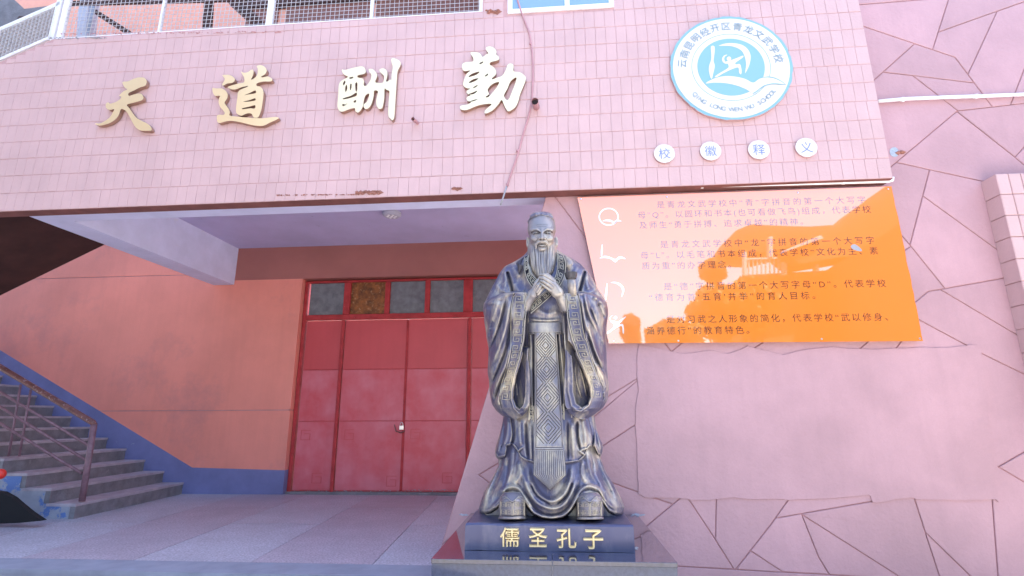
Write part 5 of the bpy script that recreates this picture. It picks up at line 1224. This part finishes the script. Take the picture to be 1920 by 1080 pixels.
# --- hilt of the tucked sword
q = MB(); q.tube([SP(1070.5, 513, 66), SP(1070.8, 517, 66), SP(1071, 524, 66), SP(1071, 524.5, 66)], [11.5*KPX, 11*KPX, 9*KPX, 3*KPX], 20); q.build('hilt_cap', M['bronzed'], stt, smooth=False)
q = MB(); q.tube([SP(1071, 523, 66), SP(1072, 535, 66), SP(1073.5, 556, 62)], [7*KPX, 7.4*KPX, 8*KPX], 20); q.build('sword_hilt', M['bronze'], stt, smooth=True)
# shoe key marks
def spiral(cx, cy, s, fl=1): return [(cx-s*fl, cy+s), (cx-s*fl, cy-s), (cx+s*fl, cy-s), (cx+s*fl, cy+s*.7), (cx-s*.3*fl, cy+s*.7), (cx-s*.3*fl, cy-s*.2), (cx+s*.35*fl, cy-s*.2)]
for cx, y0 in ((957, 929), (1102, 931)):
    P_ = []
    for r_, yy in ((0, y0+17), (1, y0+31)):
        for k, xx in enumerate((-17, -7, 6, 16)): P_.append(spiral(cx+xx, yy, 4.0, 1 if k % 2 else -1))
    P_ += [[(cx-22, y0+38), (cx-22, y0+11), (cx-12, y0+4), (cx-1, y0+15), (cx-1, y0+38)], [(cx+22, y0+38), (cx+22, y0+11), (cx+12, y0+4), (cx+1, y0+15), (cx+1, y0+38)]]
    ribbon_set('shoe_key_border', [np.array(p) for p in P_], lambda x, y, cx=cx, y0=y0: 62+34*rd(np.clip((x-cx)/25.5, -1, 1), 2.6)*np.clip((y-y0+14)/24, 0, 1)**.5+.6, w_=.6, h=.9)

# ================================================================ the other side of the yard (seen as a reflection in the orange panel)
CPF = CPn-.012
def refl(x, y, cB):                                # point at n.P = -cB that the panel mirrors to pixel x, y
    p = onplane(x, y, 2*CPF+cB); return p-N*2*((p@N)-CPF)
OB = 13.0
ob = thing('opposite_building', 'brown building with tiled roof and white balustrade across the yard', 'building', L(6, 0, -OB-2))
def poly_r(nm, pts, cB, th, m, par=ob): q = MB(); q.prism([refl(x, y, cB) for x, y in pts], -N*th); return q.build(nm, M[m], par)
# ground-reaching walls
def down(px, cB, z=0):
    p = refl(*px, cB); p[2] = z; return p
def wall_r(nm, top, cB, th, m, par=ob):
    t_ = [refl(x, y, cB) for x, y in top]; b_ = [np.array([t_[-1][0], t_[-1][1], 0.]), np.array([t_[0][0], t_[0][1], 0.])]
    q = MB(); q.prism(t_+b_, -N*th); return q.build(nm, M[m], par)
wall_r('wall', [(1395,520),(1560,512),(1740,455),(1900,400)], OB, 5, 'far')
poly_r('roof', [(1668,352),(1655,362),(1611,393),(1572,427),(1540,448),(1470,478),(1500,500),(1760,460),(1900,420),(1900,240)], OB-1.0, 1.5, 'roof')
poly_r('roof', [(1381,436),(1409,425),(1470,428.5),(1520,430),(1572,427),(1560,448),(1440,478),(1356,473)], OB+.5, 2.5, 'roof')
for x0, x1, y0, y1 in ((1443,1450,448,486),(1396,1401,476,520),(1470,1476,476,520),(1530,1536,470,515)): poly_r('column', [(x0,y0),(x1,y0),(x1,y1),(x0,y1)], OB-.4, .3, 'grey')
for k in range(9): poly_r('baluster', [(1404+k*8,490),(1406+k*8,490),(1406+k*8,519),(1404+k*8,519)], OB-.3, .1, 'grey')
poly_r('rail', [(1400,488),(1476,486),(1476,489),(1400,491)], OB-.35, .1, 'grey')
for k in range(7): poly_r('baluster', [(1640+k*9,484-k*4),(1642+k*9,484-k*4),(1644+k*9,512-k*5),(1642+k*9,512-k*5)], OB-1.2, .1, 'grey')
poly_r('fascia', [(1540,446),(1466,476),(1466,479),(1545,452)], OB-1.2, .15, 'grey')
def tree(px, py, w_, h_, cB, label, n=2200, ls=.12):
    top = refl(px, py-h_/2, cB); bot = refl(px, py+h_/2, cB); sd_ = refl(px+w_/2, py, cB); ctr = (top+bot)/2
    rx, rz = np.linalg.norm(sd_[:2]-ctr[:2]), (top[2]-bot[2])/2; base = np.array([ctr[0], ctr[1], 0])
    t = thing('tree', label, 'tree', base, 'trees across the yard')
    q = MB(); q.tube([base, base+[0,0,ctr[2]*.6], ctr], [.16,.12,.05], 8); q.build('trunk', M['bark'], t, smooth=True)
    q = MB()
    for k in range(6):
        a = k*1.05; q.tube([base+[0,0,ctr[2]*.55], ctr+np.array([math.cos(a)*rx*.6, math.sin(a)*rx*.6, rz*.2*math.sin(3*a)])], [.06,.02], 5)
    q.build('branches', M['bark'], t)
    d = rng.normal(size=(n, 3)); d /= np.linalg.norm(d, axis=1)[:, None]; r_ = rng.uniform(.35, 1, n)**.5*(1+.16*np.sin(d[:, 0]*6+px)*np.cos(d[:, 2]*5))
    c_ = ctr+d*r_[:, None]*[rx, rx, rz]; V = np.empty((n*4, 3)); a_ = rng.normal(size=(n, 3)); a_ /= np.linalg.norm(a_, axis=1)[:, None]
    b_ = np.cross(a_, rng.normal(size=(n, 3))); b_ /= np.linalg.norm(b_, axis=1)[:, None]
    V[0::4] = c_-a_*ls; V[1::4] = c_-b_*ls*.5; V[2::4] = c_+a_*ls; V[3::4] = c_+b_*ls*.5
    mk('crown', V, np.arange(n*4).reshape(n, 4).tolist(), M['leaf'], t)
tree(1337, 512, 50, 44, 10.5, 'round clipped tree across the yard, left of the opposite building'); tree(1345, 588, 110, 100, 9.5, 'broad tree lower down across the yard in front of the opposite building', 3200)
tree(1181, 622, 36, 62, 9.0, 'slender small tree across the yard at the far left of the mirrored view', 1200); tree(1262, 632, 110, 60, 8.0, 'low wide bush-like tree across the yard beside the slender one', 2000)
tree(1405, 580, 110, 110, 9.0, 'dense tree across the yard before the brown wall', 2600)
# unseen wing, added left of the yard to cut sky light; letters mirror it
wing = thing('added_wing', 'unseen brown wing added left of the yard to cut sky light', 'building', (-13, -6, 0))
q = MB(); q.add([[-20,-14,0],[-6.5,-14,0],[-6.5,1.2,0],[-20,1.2,0],[-20,-14,9.5],[-6.5,-14,9.5],[-6.5,1.2,9.5],[-20,1.2,9.5]], [[3,2,1,0],[4,5,6,7],[0,1,5,4],[1,2,6,5],[2,3,7,6],[3,0,4,7]]); q.build('wall', M['far2'], wing)
for zz in (1.0, 4.2):
    for k in range(5):
        y0 = -12.8+k*2.3; q = MB(); q.add([[-6.52,y0,zz],[-6.47,y0,zz],[-6.47,y0+1.4,zz],[-6.52,y0+1.4,zz],[-6.52,y0,zz+1.7],[-6.47,y0,zz+1.7],[-6.47,y0+1.4,zz+1.7],[-6.52,y0+1.4,zz+1.7]], [[3,2,1,0],[4,5,6,7],[0,1,5,4],[1,2,6,5],[2,3,7,6],[3,0,4,7]]); q.build('window', M['glass'], wing)
rwing = thing('added_wing', 'unseen brown wing added right of the yard to cut sky light', 'building', (14, -6, 0))  # unseen block, added to lower the sky light on the right
q = MB(); q.add([[10.5,-14,0],[20,-14,0],[20,0,0],[10.5,0,0],[10.5,-14,7.5],[20,-14,7.5],[20,0,7.5],[10.5,0,7.5]], [[3,2,1,0],[4,5,6,7],[0,1,5,4],[1,2,6,5],[2,3,7,6],[3,0,4,7]]); q.build('wall', M['far2'], rwing)
